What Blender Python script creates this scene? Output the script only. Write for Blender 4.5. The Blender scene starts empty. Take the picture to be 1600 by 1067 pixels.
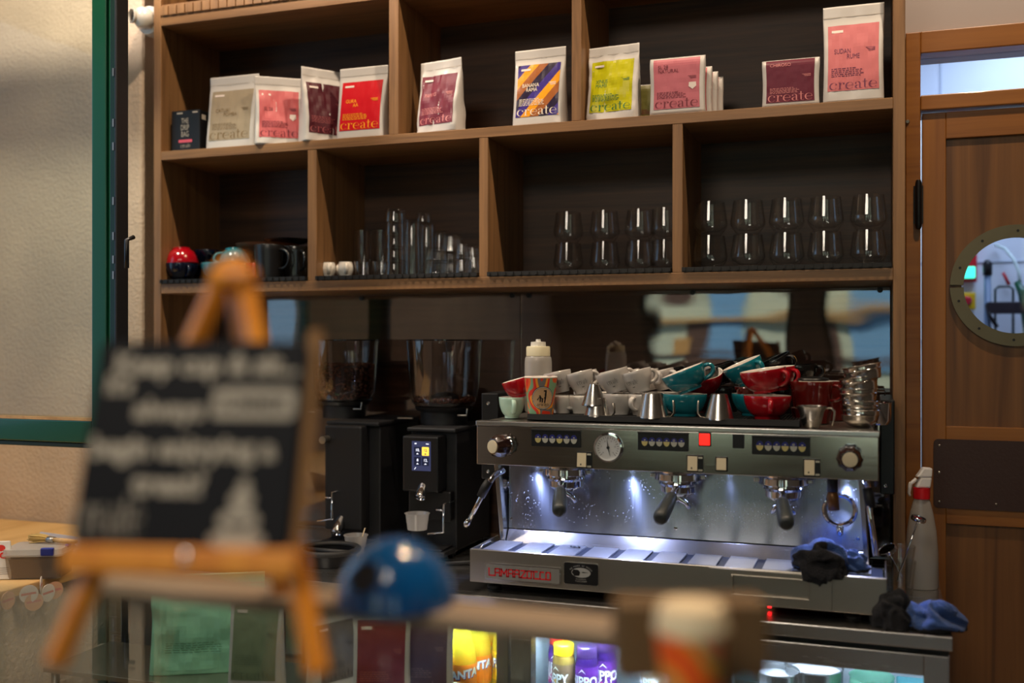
import bpy, math, random
from mathutils import Vector, Matrix, noise
random.seed(7)
PI = math.pi
for _c in (bpy.data.objects, bpy.data.meshes, bpy.data.materials, bpy.data.lights, bpy.data.cameras):
    for _o in list(_c): _c.remove(_o)
SC = bpy.context.scene
COL = SC.collection
# ------------------------------------------------------------------ camera
FPX, TH, CZ = 1610.0, math.radians(19.5), 1.5
cam = bpy.data.cameras.new('camera'); camo = bpy.data.objects.new('camera', cam); COL.objects.link(camo)
camo.location = (0, 0, CZ); camo.rotation_euler = (PI/2, 0, TH)
cam.sensor_width = 36; cam.lens = 36*FPX/1600; cam.clip_start = .02
cam.dof.use_dof = True; cam.dof.focus_distance = 2.62; cam.dof.aperture_fstop = cam.lens/26.0
SC.camera = camo
# ------------------------------------------------------------------ world, lights, exposure
SC.view_settings.view_transform = 'Standard'; SC.view_settings.look = 'None'
SC.view_settings.gamma = 1; SC.view_settings.use_curve_mapping = False
SC.view_settings.exposure = 0.12
SC.cycles.transparent_max_bounces = 40
SC.cycles.max_bounces = 8
SC.cycles.sample_clamp_indirect = 4
W = bpy.data.worlds.new('world'); SC.world = W; W.use_nodes = True
W.node_tree.nodes['Background'].inputs[0].default_value = (.42, .66, 1, 1)
W.node_tree.nodes['Background'].inputs[1].default_value = 1.3

def lamp(name, kind, loc, target, power, color, size=.1, **k):
    l = bpy.data.lights.new(name, kind); l.energy = power; l.color = color
    if kind == 'AREA':
        l.shape = k.get('shape', 'DISK'); l.size = size
        if 'size_y' in k: l.shape = 'RECTANGLE'; l.size_y = k['size_y']
    else: l.shadow_soft_size = size
    if kind == 'SPOT': l.spot_size = k.get('cone', 1.5); l.spot_blend = k.get('blend', .5)
    o = bpy.data.objects.new(name, l); COL.objects.link(o); o.location = loc
    o.rotation_euler = (Vector(target)-Vector(loc)).to_track_quat('-Z', 'Y').to_euler()
    return o
WARM = (1, .78, .56); WARM2 = (1, .70, .44)
for _n, _x, _p in (('ceiling_spot_right', .35, 60), ('ceiling_spot_middle', -.6, 52), ('ceiling_spot_left', -1.55, 56)):
    lamp(_n, 'SPOT', (_x, 2.2, 3.33), (_x-.25, 2.62, 1.3), _p, WARM, .022, cone=1.75)
lamp('ceiling_spot_wall', 'SPOT', (-2.25, 1.75, 3.3), (-2.5, 2.7, 1.7), 112, (1, .88, .76), .05, cone=2.0)
lamp('ceiling_spot_counter', 'SPOT', (-.15, 1.45, 3.3), (-.3, .9, 1.2), 115, WARM2, .05, cone=1.3)
lamp('room_fill', 'AREA', (-.8, -.9, 3.3), (-.8, -.3, 0), 38, (1, .86, .7), 1.2)  # added fill, stands for unseen lamps elsewhere in the room
lamp('kitchen_lamp', 'AREA', (.6, 3.75, 2.7), (.6, 3.9, 0), 16, (.72, .84, 1), .8)
lamp('daylight', 'SUN', (0, 0, 20), (0, -14, 6), 5.0, (1, .96, .86), .02)

def P(px, py, Y):
    u = (px-800)/FPX; v = (533.5-py)/FPX
    dx = -math.sin(TH)+u*math.cos(TH); dy = math.cos(TH)+u*math.sin(TH)
    return Vector((dx/dy*Y, Y, CZ+v/dy*Y))
def PZ(px, py, z):                      # point on the level z
    u = (px-800)/FPX; v = (533.5-py)/FPX
    dy = math.cos(TH)+u*math.sin(TH)
    return P(px, py, (z-CZ)*dy/v)
# ------------------------------------------------------------------ materials
def lin(c):
    r = []
    for x in c[:3]:
        x = x/255.; r.append(x/12.92 if x <= .04045 else ((x+.055)/1.055)**2.4)
    return (*r, 1)
def newmat(name):
    m = bpy.data.materials.new(name); m.use_nodes = True
    nt = m.node_tree
    return m, nt, nt.nodes['Principled BSDF'], nt.nodes.new, nt.links.new
MC = {}
def mat(name, c, rough=.5, metal=0, spec=None, coat=0, emit=0, emitc=None, bump=0, bscale=200, alpha=1, sheen=0, sss=0):
    if name in MC: return MC[name]
    m, nt, b, N, L = newmat(name)
    b.inputs['Base Color'].default_value = lin(c); b.inputs['Roughness'].default_value = rough
    b.inputs['Metallic'].default_value = metal
    if spec is not None: b.inputs['Specular IOR Level'].default_value = spec
    b.inputs['Coat Weight'].default_value = coat; b.inputs['Coat Roughness'].default_value = .05
    if emit:
        b.inputs['Emission Color'].default_value = lin(emitc or c); b.inputs['Emission Strength'].default_value = emit
    if alpha < 1: b.inputs['Alpha'].default_value = alpha
    if sheen: b.inputs['Sheen Weight'].default_value = sheen
    tc = N('ShaderNodeTexCoord'); n = N('ShaderNodeTexNoise'); n.inputs['Scale'].default_value = bscale if bump else 6
    L(tc.outputs['Object'], n.inputs['Vector'])
    if bump:
        bp = N('ShaderNodeBump'); bp.inputs['Strength'].default_value = bump; bp.inputs['Distance'].default_value = .004
        L(n.outputs['Fac'], bp.inputs['Height']); L(bp.outputs[0], b.inputs['Normal'])
    else:
        mr = N('ShaderNodeMapRange'); mr.inputs['To Min'].default_value = max(rough-.03, 0); mr.inputs['To Max'].default_value = rough+.05
        L(n.outputs['Fac'], mr.inputs['Value']); L(mr.outputs[0], b.inputs['Roughness'])
    MC[name] = m
    return m
def wood(name, c1, c2, axis, rough=.45, scale=1., contrast=1., coat=0, bump=.15, wave=0):
    m, nt, b, N, L = newmat(name)
    tc = N('ShaderNodeTexCoord'); mp = N('ShaderNodeMapping'); L(tc.outputs['Object'], mp.inputs[0])
    s = [26*scale]*3; s[axis] = 1.1*scale; mp.inputs['Scale'].default_value = s
    n1 = N('ShaderNodeTexNoise'); n1.inputs['Scale'].default_value = 1.6; n1.inputs['Detail'].default_value = 7; n1.inputs['Distortion'].default_value = .6+wave
    n2 = N('ShaderNodeTexNoise'); n2.inputs['Scale'].default_value = 9; n2.inputs['Detail'].default_value = 4
    L(mp.outputs[0], n1.inputs['Vector']); L(mp.outputs[0], n2.inputs['Vector'])
    mx = N('ShaderNodeMath'); mx.operation = 'MULTIPLY_ADD'; mx.inputs[1].default_value = .35; L(n2.outputs['Fac'], mx.inputs[0]); L(n1.outputs['Fac'], mx.inputs[2])
    r = N('ShaderNodeValToRGB'); r.color_ramp.elements[0].position = .5-.0; r.color_ramp.elements[0].color = lin(c2)
    r.color_ramp.elements[1].position = .86; r.color_ramp.elements[1].color = lin(c1)
    e = r.color_ramp.elements.new(.62); e.color = lin([(a*(1-.5*contrast)+q*.5*contrast) for a, q in zip(c1, c2)])
    L(mx.outputs[0], r.inputs[0]); L(r.outputs[0], b.inputs['Base Color'])
    bp = N('ShaderNodeBump'); bp.inputs['Strength'].default_value = bump; bp.inputs['Distance'].default_value = .002
    L(mx.outputs[0], bp.inputs['Height']); L(bp.outputs[0], b.inputs['Normal'])
    b.inputs['Roughness'].default_value = rough; b.inputs['Coat Weight'].default_value = coat; b.inputs['Coat Roughness'].default_value = .1
    MC[name] = m; return m
def metalmat(name, c, rough, axis=None, amt=.12, bump=0.0, dirt=0):
    m, nt, b, N, L = newmat(name)
    b.inputs['Metallic'].default_value = 1; b.inputs['Base Color'].default_value = lin(c)
    tc = N('ShaderNodeTexCoord'); mp = N('ShaderNodeMapping'); L(tc.outputs['Object'], mp.inputs[0])
    s = [300]*3
    if axis is not None: s[axis] = 6
    else: s = [30]*3
    mp.inputs['Scale'].default_value = s
    n = N('ShaderNodeTexNoise'); n.inputs['Scale'].default_value = 1; n.inputs['Detail'].default_value = 3; L(mp.outputs[0], n.inputs['Vector'])
    mr = N('ShaderNodeMapRange'); mr.inputs['To Min'].default_value = max(rough-amt, .02); mr.inputs['To Max'].default_value = rough+amt
    L(n.outputs['Fac'], mr.inputs['Value']); L(mr.outputs[0], b.inputs['Roughness'])
    if bump:
        bp = N('ShaderNodeBump'); bp.inputs['Strength'].default_value = bump; bp.inputs['Distance'].default_value = .0006
        L(n.outputs['Fac'], bp.inputs['Height']); L(bp.outputs[0], b.inputs['Normal'])
    if dirt:
        v = N('ShaderNodeTexVoronoi'); v.inputs['Scale'].default_value = 160; L(tc.outputs['Object'], v.inputs['Vector'])
        n3 = N('ShaderNodeTexNoise'); n3.inputs['Scale'].default_value = 14; L(tc.outputs['Object'], n3.inputs['Vector'])
        a = N('ShaderNodeMath'); a.operation = 'LESS_THAN'; a.inputs[1].default_value = .16; L(v.outputs['Distance'], a.inputs[0])
        c3 = N('ShaderNodeMath'); c3.operation = 'GREATER_THAN'; c3.inputs[1].default_value = .52; L(n3.outputs['Fac'], c3.inputs[0])
        ml = N('ShaderNodeMath'); ml.operation = 'MULTIPLY'; L(a.outputs[0], ml.inputs[0]); L(c3.outputs[0], ml.inputs[1])
        m2 = N('ShaderNodeMath'); m2.operation = 'MULTIPLY'; m2.inputs[1].default_value = dirt; L(ml.outputs[0], m2.inputs[0])
        mi = N('ShaderNodeMath'); mi.operation = 'SUBTRACT'; mi.inputs[0].default_value = 1; L(m2.outputs[0], mi.inputs[1]); L(mi.outputs[0], b.inputs['Metallic'])
    MC[name] = m; return m
def glassy(name, tint=(250, 252, 255), ior=1.45, rough=.02, extra=0.0, bump=0, bscale=8, body=None, bodyamt=0):
    """clear sheet or wall of glass: see-through with fresnel reflection"""
    m, nt, b, N, L = newmat(name); nt.nodes.remove(b)
    out = nt.nodes['Material Output']
    t = N('ShaderNodeBsdfTransparent'); t.inputs[0].default_value = lin(tint)
    g = N('ShaderNodeBsdfGlossy'); g.inputs['Roughness'].default_value = rough
    fr = N('ShaderNodeFresnel'); ge = N('ShaderNodeNewGeometry'); mi_ = N('ShaderNodeMapRange')   # same reflection on both sides of the wall
    mi_.inputs['To Min'].default_value = ior; mi_.inputs['To Max'].default_value = 1/ior; L(ge.outputs['Backfacing'], mi_.inputs['Value']); L(mi_.outputs[0], fr.inputs[0])
    ad = N('ShaderNodeMath'); ad.operation = 'ADD'; ad.inputs[1].default_value = extra; ad.use_clamp = True; L(fr.outputs[0], ad.inputs[0])
    tc = N('ShaderNodeTexCoord'); n = N('ShaderNodeTexNoise'); n.inputs['Scale'].default_value = bscale; L(tc.outputs['Object'], n.inputs['Vector'])
    if bump:
        bp = N('ShaderNodeBump'); bp.inputs['Strength'].default_value = 1; bp.inputs['Distance'].default_value = bump
        L(n.outputs['Fac'], bp.inputs['Height']); L(bp.outputs[0], g.inputs['Normal'])
    first = t.outputs[0]
    if body:
        d = N('ShaderNodeBsdfDiffuse'); d.inputs[0].default_value = lin(body)
        tl = N('ShaderNodeBsdfTranslucent'); tl.inputs[0].default_value = lin(body)
        mm = N('ShaderNodeMixShader'); mm.inputs[0].default_value = .4; L(d.outputs[0], mm.inputs[1]); L(tl.outputs[0], mm.inputs[2])
        m3 = N('ShaderNodeMixShader'); m3.inputs[0].default_value = bodyamt; L(t.outputs[0], m3.inputs[1]); L(mm.outputs[0], m3.inputs[2]); first = m3.outputs[0]
    mx = N('ShaderNodeMixShader'); L(ad.outputs[0], mx.inputs[0]); L(first, mx.inputs[1]); L(g.outputs[0], mx.inputs[2]); L(mx.outputs[0], out.inputs[0])
    MC[name] = m; return m
def stucco(name, c, s=90, strength=.6):
    m, nt, b, N, L = newmat(name)
    b.inputs['Roughness'].default_value = .85
    tc = N('ShaderNodeTexCoord')
    n = N('ShaderNodeTexNoise'); n.inputs['Scale'].default_value = s; n.inputs['Detail'].default_value = 3; L(tc.outputs['Object'], n.inputs['Vector'])
    n2 = N('ShaderNodeTexNoise'); n2.inputs['Scale'].default_value = 3; L(tc.outputs['Object'], n2.inputs['Vector'])
    r = N('ShaderNodeValToRGB'); r.color_ramp.elements[0].color = lin([x*.92 for x in c]); r.color_ramp.elements[1].color = lin(c)
    r.color_ramp.elements[0].position = .35; r.color_ramp.elements[1].position = .65
    L(n2.outputs['Fac'], r.inputs[0]); L(r.outputs[0], b.inputs['Base Color'])
    bp = N('ShaderNodeBump'); bp.inputs['Strength'].default_value = strength; bp.inputs['Distance'].default_value = .006
    L(n.outputs['Fac'], bp.inputs['Height']); L(bp.outputs[0], b.inputs['Normal'])
    MC[name] = m; return m
WH = wood('walnut_horizontal', (150, 110, 70), (112, 80, 50), 0)
WV = wood('walnut_vertical', (150, 110, 70), (112, 80, 50), 2)
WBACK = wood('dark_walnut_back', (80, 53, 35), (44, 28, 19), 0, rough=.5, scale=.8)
DOORV = wood('door_timber_vertical', (160, 102, 42), (130, 78, 28), 2, rough=.4, scale=.5, coat=.15)
DOORH = wood('door_timber_horizontal', (160, 102, 42), (130, 78, 28), 0, rough=.4, scale=.5, coat=.15)
DPANEL = wood('door_veneer', (128, 84, 42), (94, 58, 27), 2, rough=.42, scale=.22, wave=2.5, coat=.1)
LEDGE = wood('pale_pine', (214, 172, 112), (190, 146, 88), 1, rough=.5, scale=.5)
EASEL = wood('orange_pine', (236, 156, 50), (204, 118, 28), 2, rough=.4, scale=1)
STUC = stucco('warm_stucco', (206, 184, 162))
STUC2 = stucco('pale_stucco', (205, 200, 182), 110)
PLAST = mat('plain_plaster', (176, 164, 160), .8)
DARKROOM = mat('room_paint', (120, 108, 96), .8)
FLOORM = mat('floor_tile', (92, 82, 74), .35)
STEEL = metalmat('brushed_steel', (205, 203, 200), .26, 0, .04)
STEELV = metalmat('brushed_steel_upright', (215, 212, 206), .22, 2, .05)
STEELD = metalmat('dull_steel', (176, 170, 160), .34, 0, .04)
PANELM = metalmat('polished_panel_steel', (200, 197, 192), .13, 0, .05)
SPLASH = metalmat('splashed_panel_steel', (178, 184, 196), .22, 2, .05, dirt=.7)
_b = SPLASH.node_tree.nodes['Principled BSDF']; _b.inputs['Anisotropic'].default_value = .85; _b.inputs['Anisotropic Rotation'].default_value = .25; _b.inputs['Metallic'].default_value = .9; _b.inputs['Anisotropic'].default_value = .9
CHROME = metalmat('chrome', (225, 225, 228), .07, None, .03)
BLK = mat('black_plastic', (16, 16, 18), .35)
BLKM = mat('matt_black_metal', (20, 20, 23), .5)
BLKR = mat('black_rubber', (14, 14, 15), .6)
WHITEC = mat('white_glaze', (226, 220, 210), .15, coat=.5)
GREYC = mat('pale_grey_glaze', (196, 190, 184), .2, coat=.4)
GREEN = mat('green_enamel', (2, 76, 46), .3, coat=.2)
GREEN_D = mat('dark_green_enamel', (6, 44, 34), .35)
BROWNP = mat('brown_kick_plate', (60, 36, 28), .45, bump=.1, bscale=120)
BRASS = metalmat('aged_grey_brass', (120, 112, 92), .5, None, .1)
GL = glassy('clear_glass', (253, 254, 254), 1.5, extra=.02)
GLS = glassy('smoked_glass', (250, 250, 250), 1.5, extra=.005)
HOP = glassy('hopper_plastic', (240, 236, 234), 1.5, .03, extra=.05)
PANE = glassy('window_pane', (240, 244, 240), 1.3, .01, extra=.0, bump=.0004)
ACRY = glassy('acrylic_sheet', (232, 226, 224), 1.5, .015, extra=.13, bump=.004, bscale=2.2)
PLCUP = glassy('clear_plastic_cup', (235, 235, 235), 1.45, .08, extra=.06, body=(235, 232, 230), bodyamt=.4)
FROST = glassy('frosted_plastic', (235, 232, 225), 1.45, .25, body=(225, 220, 212), bodyamt=.6)
# ------------------------------------------------------------------ mesh builder
TXT = {}
def text_geo(s, bold=0, spacing=1.0):
    k = (s, bold, spacing)
    if k in TXT: return TXT[k]
    cu = bpy.data.curves.new('t', 'FONT'); cu.body = s; cu.size = 1; cu.resolution_u = 3; cu.offset = bold; cu.space_character = spacing
    o = bpy.data.objects.new('t', cu); COL.objects.link(o)
    dg = bpy.context.evaluated_depsgraph_get(); dg.update()
    me = o.evaluated_get(dg).to_mesh()
    vs = [(v.co.x, v.co.y) for v in me.vertices]; fs = [tuple(p.vertices) for p in me.polygons]
    o.evaluated_get(dg).to_mesh_clear(); bpy.data.objects.remove(o); bpy.data.curves.remove(cu)
    w = max([v[0] for v in vs] or [1])
    TXT[k] = (vs, fs, w); return TXT[k]
def didone(word):
    """thick-and-thin serif lower case letters, x-height 1 -> list of polygons, width"""
    polys = []; x = 0
    def strip(o, i): 
        for k in range(len(o)-1): polys.append([o[k], o[k+1], i[k+1], i[k]])
    def bowl(cx, cy, rx, ry, a0, a1, ix, thick, n=18):
        o = []; i = []
        for k in range(n+1):
            a = math.radians(a0+(a1-a0)*k/n)
            o.append((cx+rx*math.cos(a), cy+ry*math.sin(a))); i.append((cx+ix+(rx-thick)*math.cos(a), cy+(ry-.035)*math.sin(a)))
        strip(o, i)
    def dot(cx, cy, r): polys.append([(cx+r*math.cos(k*PI/5), cy+r*math.sin(k*PI/5)) for k in range(10)])
    def rect(a, b, c, d): polys.append([(a, c), (b, c), (b, d), (a, d)])
    for ch in word:
        if ch in 'ce':
            bowl(x+.5, .5, .46, .52, 40 if ch == 'c' else 2, 325, .055, .11)
            if ch == 'c': dot(x+.82, .76, .09)
            else: rect(x+.12, x+.95, .5, .545)
            x += 1.04
        elif ch == 'r':
            rect(x+.14, x+.29, 0, 1); rect(x, x+.44, 0, .045); rect(x, x+.2, .955, 1)
            bowl(x+.5, .62, .22, .38, 60, 170, 0, .04, 8); dot(x+.64, .86, .1); x += .78
        elif ch == 'a':
            rect(x+.56, x+.71, .08, .78); bowl(x+.4, .25, .34, .27, 60, 340, .06, .11, 14)
            bowl(x+.4, .7, .3, .32, 0, 150, -.04, .07, 10); dot(x+.18, .8, .08); rect(x+.6, x+.88, 0, .05); x += .92
        elif ch == 't':
            rect(x+.2, x+.34, .12, 1.34); rect(x, x+.56, .93, .985); bowl(x+.42, .2, .22, .22, 180, 330, .02, .05, 8); x += .66
    return polys, x
STROKES = {'L': [[(0, 1), (0, 0), (.9, 0)]], 'A': [[(0, 0), (0, 1), (.7, 1), (.7, 0), (1.0, 0)], [(0, .45), (.7, .45)]],
           'M': [[(0, 0), (0, 1), (.42, .35), (.84, 1), (.84, 0), (1.14, 0)]],
           'R': [[(0, 0), (0, 1), (.7, 1), (.7, .45), (0, .45)], [(.7, .45), (.7, 0), (1., 0)]],
           'Z': [[(0, 1), (.75, 1), (0, 0), (1.0, 0)]], 'O': [[(0, 0), (0, 1), (.65, 1), (.65, 0), (0, 0)], [(.65, 1), (1, 1)]],
           'Q': [[(0, 0), (0, 1), (.65, 1), (.65, 0), (0, 0)]],
           'C': [[(.58, 1), (.05, 1), (.05, 0), (.95, 0)]]}
class MB:
    def __init__(s, off=(0, 0, 0)):
        s.v = []; s.f = []; s.mi = []; s.sm = []; s.T = None; s.off = Vector(off)
    def add(s, vs, fs, mi=0, smooth=False):
        b = len(s.v)
        for v in vs:
            v = Vector(v)
            if s.T is not None: v = s.T @ v
            s.v.append(v-s.off)
        for f in fs:
            s.f.append([b+i for i in f]); s.mi.append(mi); s.sm.append(smooth)
        return s
    def box(s, x0, x1, y0, y1, z0, z1, mi=0):
        vs = [(x, y, z) for z in (z0, z1) for y in (y0, y1) for x in (x0, x1)]
        return s.add(vs, [(0, 2, 3, 1), (4, 5, 7, 6), (0, 1, 5, 4), (2, 6, 7, 3), (0, 4, 6, 2), (1, 3, 7, 5)], mi)
    def hexa(s, bottom, top, mi=0):
        return s.add(list(bottom)+list(top), [(0, 3, 2, 1), (4, 5, 6, 7), (0, 1, 5, 4), (1, 2, 6, 5), (2, 3, 7, 6), (3, 0, 4, 7)], mi)
    def lathe(s, prof, seg=32, mi=0, c=(0, 0, 0), flute=0, nfl=16, smooth=True, sx=1, sy=1, M=None):
        vs = []; fs = []
        rows = []; P2 = []
        for i, p in enumerate(prof):           # crease the surface where the profile turns sharply
            P2.append(p)
            if 0 < i < len(prof)-1 and p[0] > 1e-6:
                a = math.atan2(p[1]-prof[i-1][1], p[0]-prof[i-1][0]); b = math.atan2(prof[i+1][1]-p[1], prof[i+1][0]-p[0]); d = abs((b-a+PI) % (2*PI)-PI)
                if d > .62: P2.append(None); P2.append(p)
        brk = set()
        for q in P2:
            if q is None: brk.add(len(rows)); continue
            r, z = q
            if r < 1e-6: rows.append([len(vs)]); vs.append((c[0], c[1], c[2]+z))
            else:
                row = []
                for k in range(seg):
                    a = 2*PI*k/seg; q = r*(1+flute*math.cos(nfl*a)); row.append(len(vs)); vs.append((c[0]+q*sx*math.cos(a), c[1]+q*sy*math.sin(a), c[2]+z))
                rows.append(row)
        for n_r, (a, b) in enumerate(zip(rows, rows[1:])):
            if n_r+1 in brk: continue
            if len(a) == 1 and len(b) == 1: continue
            for k in range(seg):
                k2 = (k+1) % seg
                if len(a) == 1: fs.append((a[0], b[k2], b[k]))
                elif len(b) == 1: fs.append((a[k], a[k2], b[0]))
                else: fs.append((a[k], a[k2], b[k2], b[k]))
        if M is not None: vs = [M @ Vector(v) for v in vs]
        return s.add(vs, fs, mi, smooth)
    def tube(s, pts, r, seg=10, mi=0, caps=True, flat=1.0, smooth=True):
        pts = [Vector(p) for p in pts]; n = len(pts); rs = r if isinstance(r, (list, tuple)) else [r]*n
        vs = []; fs = []; up = None
        for i, p in enumerate(pts):
            t = (pts[min(i+1, n-1)]-pts[max(i-1, 0)]).normalized()
            if up is None: up = Vector((0, 0, 1)) if abs(t.z) < .9 else Vector((0, 1, 0))
            a = t.cross(up)
            if a.length < 1e-5: a = t.cross(Vector((1, 0, 0)))
            a.normalize(); b = a.cross(t).normalized(); up = b
            for k in range(seg):
                q = 2*PI*k/seg; vs.append(p+a*(math.cos(q)*rs[i]*flat)+b*(math.sin(q)*rs[i]))
        for i in range(n-1):
            for k in range(seg):
                k2 = (k+1) % seg; fs.append((i*seg+k, i*seg+k2, (i+1)*seg+k2, (i+1)*seg+k))
        if caps: fs.append(tuple(range(seg-1, -1, -1))); fs.append(tuple((n-1)*seg+k for k in range(seg)))
        return s.add(vs, fs, mi, smooth)
    def prism(s, poly, y0, y1, mi=0):
        n = len(poly); vs = [(x, y0, z) for x, z in poly]+[(x, y1, z) for x, z in poly]
        fs = [tuple(range(n)), tuple(range(2*n-1, n-1, -1))]+[(i, i+n, (i+1) % n+n, (i+1) % n) for i in range(n)]
        return s.add(vs, fs, mi)
    def slab(s, poly, z0, z1, mi=0):
        n = len(poly); vs = [(x, y, z0) for x, y in poly]+[(x, y, z1) for x, y in poly]
        return s.add(vs, [tuple(range(n-1, -1, -1)), tuple(range(n, 2*n))]+[(i, (i+1) % n, (i+1) % n+n, i+n) for i in range(n)], mi)
    def flat(s, polys, fn, mi=0):
        for p in polys: s.add([fn(a, b) for a, b in p], [tuple(range(len(p)))], mi)
        return s
    def text(s, t, size, x, z, fn, mi=0, align='c', bold=0, sx=1.0, spacing=1.0):
        vs, fs, w = text_geo(t, bold, spacing); w *= size*sx
        x0 = x-(w/2 if align == 'c' else 0 if align == 'l' else w)
        return s.add([fn(x0+a*size*sx, z+b*size) for a, b in vs], fs, mi)
    def serif(s, t, size, x, z, fn, mi=0, width=None):
        polys, w = didone(t); k = (width/w) if width and w else size
        return s.flat([[(x+a*k, z+b*size) for a, b in p] for p in polys], fn, mi)
    def stroke(s, t, size, x, z, fn, mi=0, th=.2, sx=1., adv=1.08):
        cx = x
        for ch in t:
            if ch == ' ': cx += .35*size*sx; continue
            for line in STROKES[ch]:
                for (a, b), (c, d) in zip(line, line[1:]):
                    dx, dy = c-a, d-b; l = math.hypot(dx, dy) or 1; h = th/2; ex, ey = dx/l*h, dy/l*h
                    q = [(a-ex+ey, b-ey-ex), (c+ex+ey, d+ey-ex), (c+ex-ey, d+ey+ex), (a-ex-ey, b-ey+ex)]
                    s.add([fn(cx+p[0]*size*sx, z+p[1]*size) for p in q], [(0, 1, 2, 3)], mi)
            cx += (1.14 if ch == 'M' else .98 if ch != 'Q' else .7)*size*sx*adv
        return s
    def build(s, name, mats, parent=None, bevel=0, sub=0, seg=2, weld=False):
        me = bpy.data.meshes.new(name); me.from_pydata([tuple(v) for v in s.v], [], s.f)
        if not isinstance(mats, (list, tuple)): mats = [mats]
        for m in mats: me.materials.append(m)
        me.polygons.foreach_set('material_index', s.mi); me.polygons.foreach_set('use_smooth', s.sm); me.update()
        return link(name, me, parent, bevel, sub, seg)
def link(name, me, parent=None, bevel=0, sub=0, seg=2):
    o = bpy.data.objects.new(name, me); COL.objects.link(o)
    if parent is not None: o.parent = parent
    if bevel:
        b = o.modifiers.new('bevel', 'BEVEL'); b.width = bevel; b.segments = seg; b.limit_method = 'ANGLE'; b.angle_limit = .7
        b.harden_normals = False
    if sub:
        b = o.modifiers.new('sub', 'SUBSURF'); b.levels = sub; b.render_levels = sub
    return o
def thing(name, label, cat, loc=(0, 0, 0), group=None, rot=None, M=None):
    o = bpy.data.objects.new(name, None); COL.objects.link(o); o.empty_display_size = .05
    o.location = loc
    if rot is not None: o.rotation_euler = rot
    if M is not None: o.rotation_euler = M.to_euler()
    return tag(o, label, cat, group)
def tag(o, label, cat, group=None):
    o['label'] = label; o['category'] = cat
    if group: o['group'] = group
    return o
def struct(o): o['kind'] = 'structure'; return o
def rrect(x0, x1, z0, z1, r, n=5):
    pts = []
    for cx, cz, a0 in ((x1-r, z0+r, -90), (x1-r, z1-r, 0), (x0+r, z1-r, 90), (x0+r, z0+r, 180)):
        for k in range(n+1):
            a = math.radians(a0+90*k/n); pts.append((cx+r*math.cos(a), cz+r*math.sin(a)))
    return pts
def fyz(y): return lambda a, b: (a, y, b)
def ring_plate(mb, x0, x1, z0, z1, cx, cz, r, y0, y1, mi=0, n=48):
    """rectangle with a round hole, facing -Y"""
    def edge(a):
        c, s_ = math.cos(a), math.sin(a); t = 1e9
        if c > 1e-9: t = min(t, (x1-cx)/c)
        if c < -1e-9: t = min(t, (x0-cx)/c)
        if s_ > 1e-9: t = min(t, (z1-cz)/s_)
        if s_ < -1e-9: t = min(t, (z0-cz)/s_)
        return (cx+c*t, cz+s_*t)
    ang = sorted(set([2*PI*k/n for k in range(n)]+[math.atan2(z-cz, x-cx) % (2*PI) for x in (x0, x1) for z in (z0, z1)]))
    vs = []; m = len(ang)
    for y in (y0, y1):
        for a in ang: vs.append((cx+r*math.cos(a), y, cz+r*math.sin(a)))
        for a in ang: e = edge(a); vs.append((e[0], y, e[1]))
    fs = []
    for k in range(m):
        k2 = (k+1) % m
        fs += [(k, m+k, m+k2, k2), (2*m+k, 2*m+k2, 3*m+k2, 3*m+k), (k, k2, 2*m+k2, 2*m+k), (m+k, 3*m+k, 3*m+k2, m+k2)]
    mb.add(vs, fs, mi)
# ================================================================== the room
YW = 2.96; XL, XR, YF, ZC = -2.95, 2.6, -3.6, 3.4
def sbox(name, m, *b): return struct(MB().box(*b).build(name, m))
sbox('floor', FLOORM, XL-.1, XR+.1, YF-.1, 4.5, -.08, 0)
sbox('ceiling', DARKROOM, XL-.1, XR+.1, YF-.1, 4.5, ZC, ZC+.08)
DX0, DX1, DZ = .072, .98, 2.32
XP = P(222, 300, 2.72).x
w = MB()
w.box(XP, DX0, YW, YW+.12, 0, ZC); w.box(DX0, DX1, YW, YW+.12, DZ, ZC); w.box(DX1, XR, YW, YW+.12, 0, ZC)
struct(w.build('wall_back', PLAST))
struct(MB().box(XL, XP, 2.72, 3.08, 0, ZC).build('wall_back_plastered', STUC, bevel=.012))
w = MB(); w.box(XL-.1, XL, YF, .9, 0, ZC); w.box(XL-.1, XL, .9, 2.72, 0, 1.15); w.box(XL-.1, XL, .9, 2.72, 2.7, ZC); w.box(XL-.1, XL, 2.3, 2.72, 1.15, 2.7)
struct(w.build('wall_left', STUC))
sbox('wall_right', DARKROOM, XR, XR+.1, YF, YW+.12, 0, ZC)
w = MB(); xs = [XL, -2.0, -.78, -.42, .34, 1.1, 2.2, XR]
for i in range(0, 7):
    if i % 2 == 0: w.box(xs[i], xs[i+1], YF-.12, YF, 0, ZC)
    else: w.box(xs[i], xs[i+1], YF-.12, YF, 0, .75); w.box(xs[i], xs[i+1], YF-.12, YF, 2.75, ZC)
struct(w.build('wall_front', DARKROOM))
for n, (a, b) in enumerate(((-2.0, -.78), (-.42, .34), (1.1, 2.2))):
    f = MB(); f.box(a, a+.05, YF-.08, YF-.02, .75, 2.75); f.box(b-.05, b, YF-.08, YF-.02, .75, 2.75)
    f.box(a+.05, b-.05, YF-.08, YF-.02, .75, .8); f.box(a+.05, b-.05, YF-.08, YF-.02, 2.7, 2.75); f.box(a+.05, b-.05, YF-.08, YF-.02, 2.02, 2.06)
    struct(f.build('window_%d' % (n+2), GREEN_D))
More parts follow.
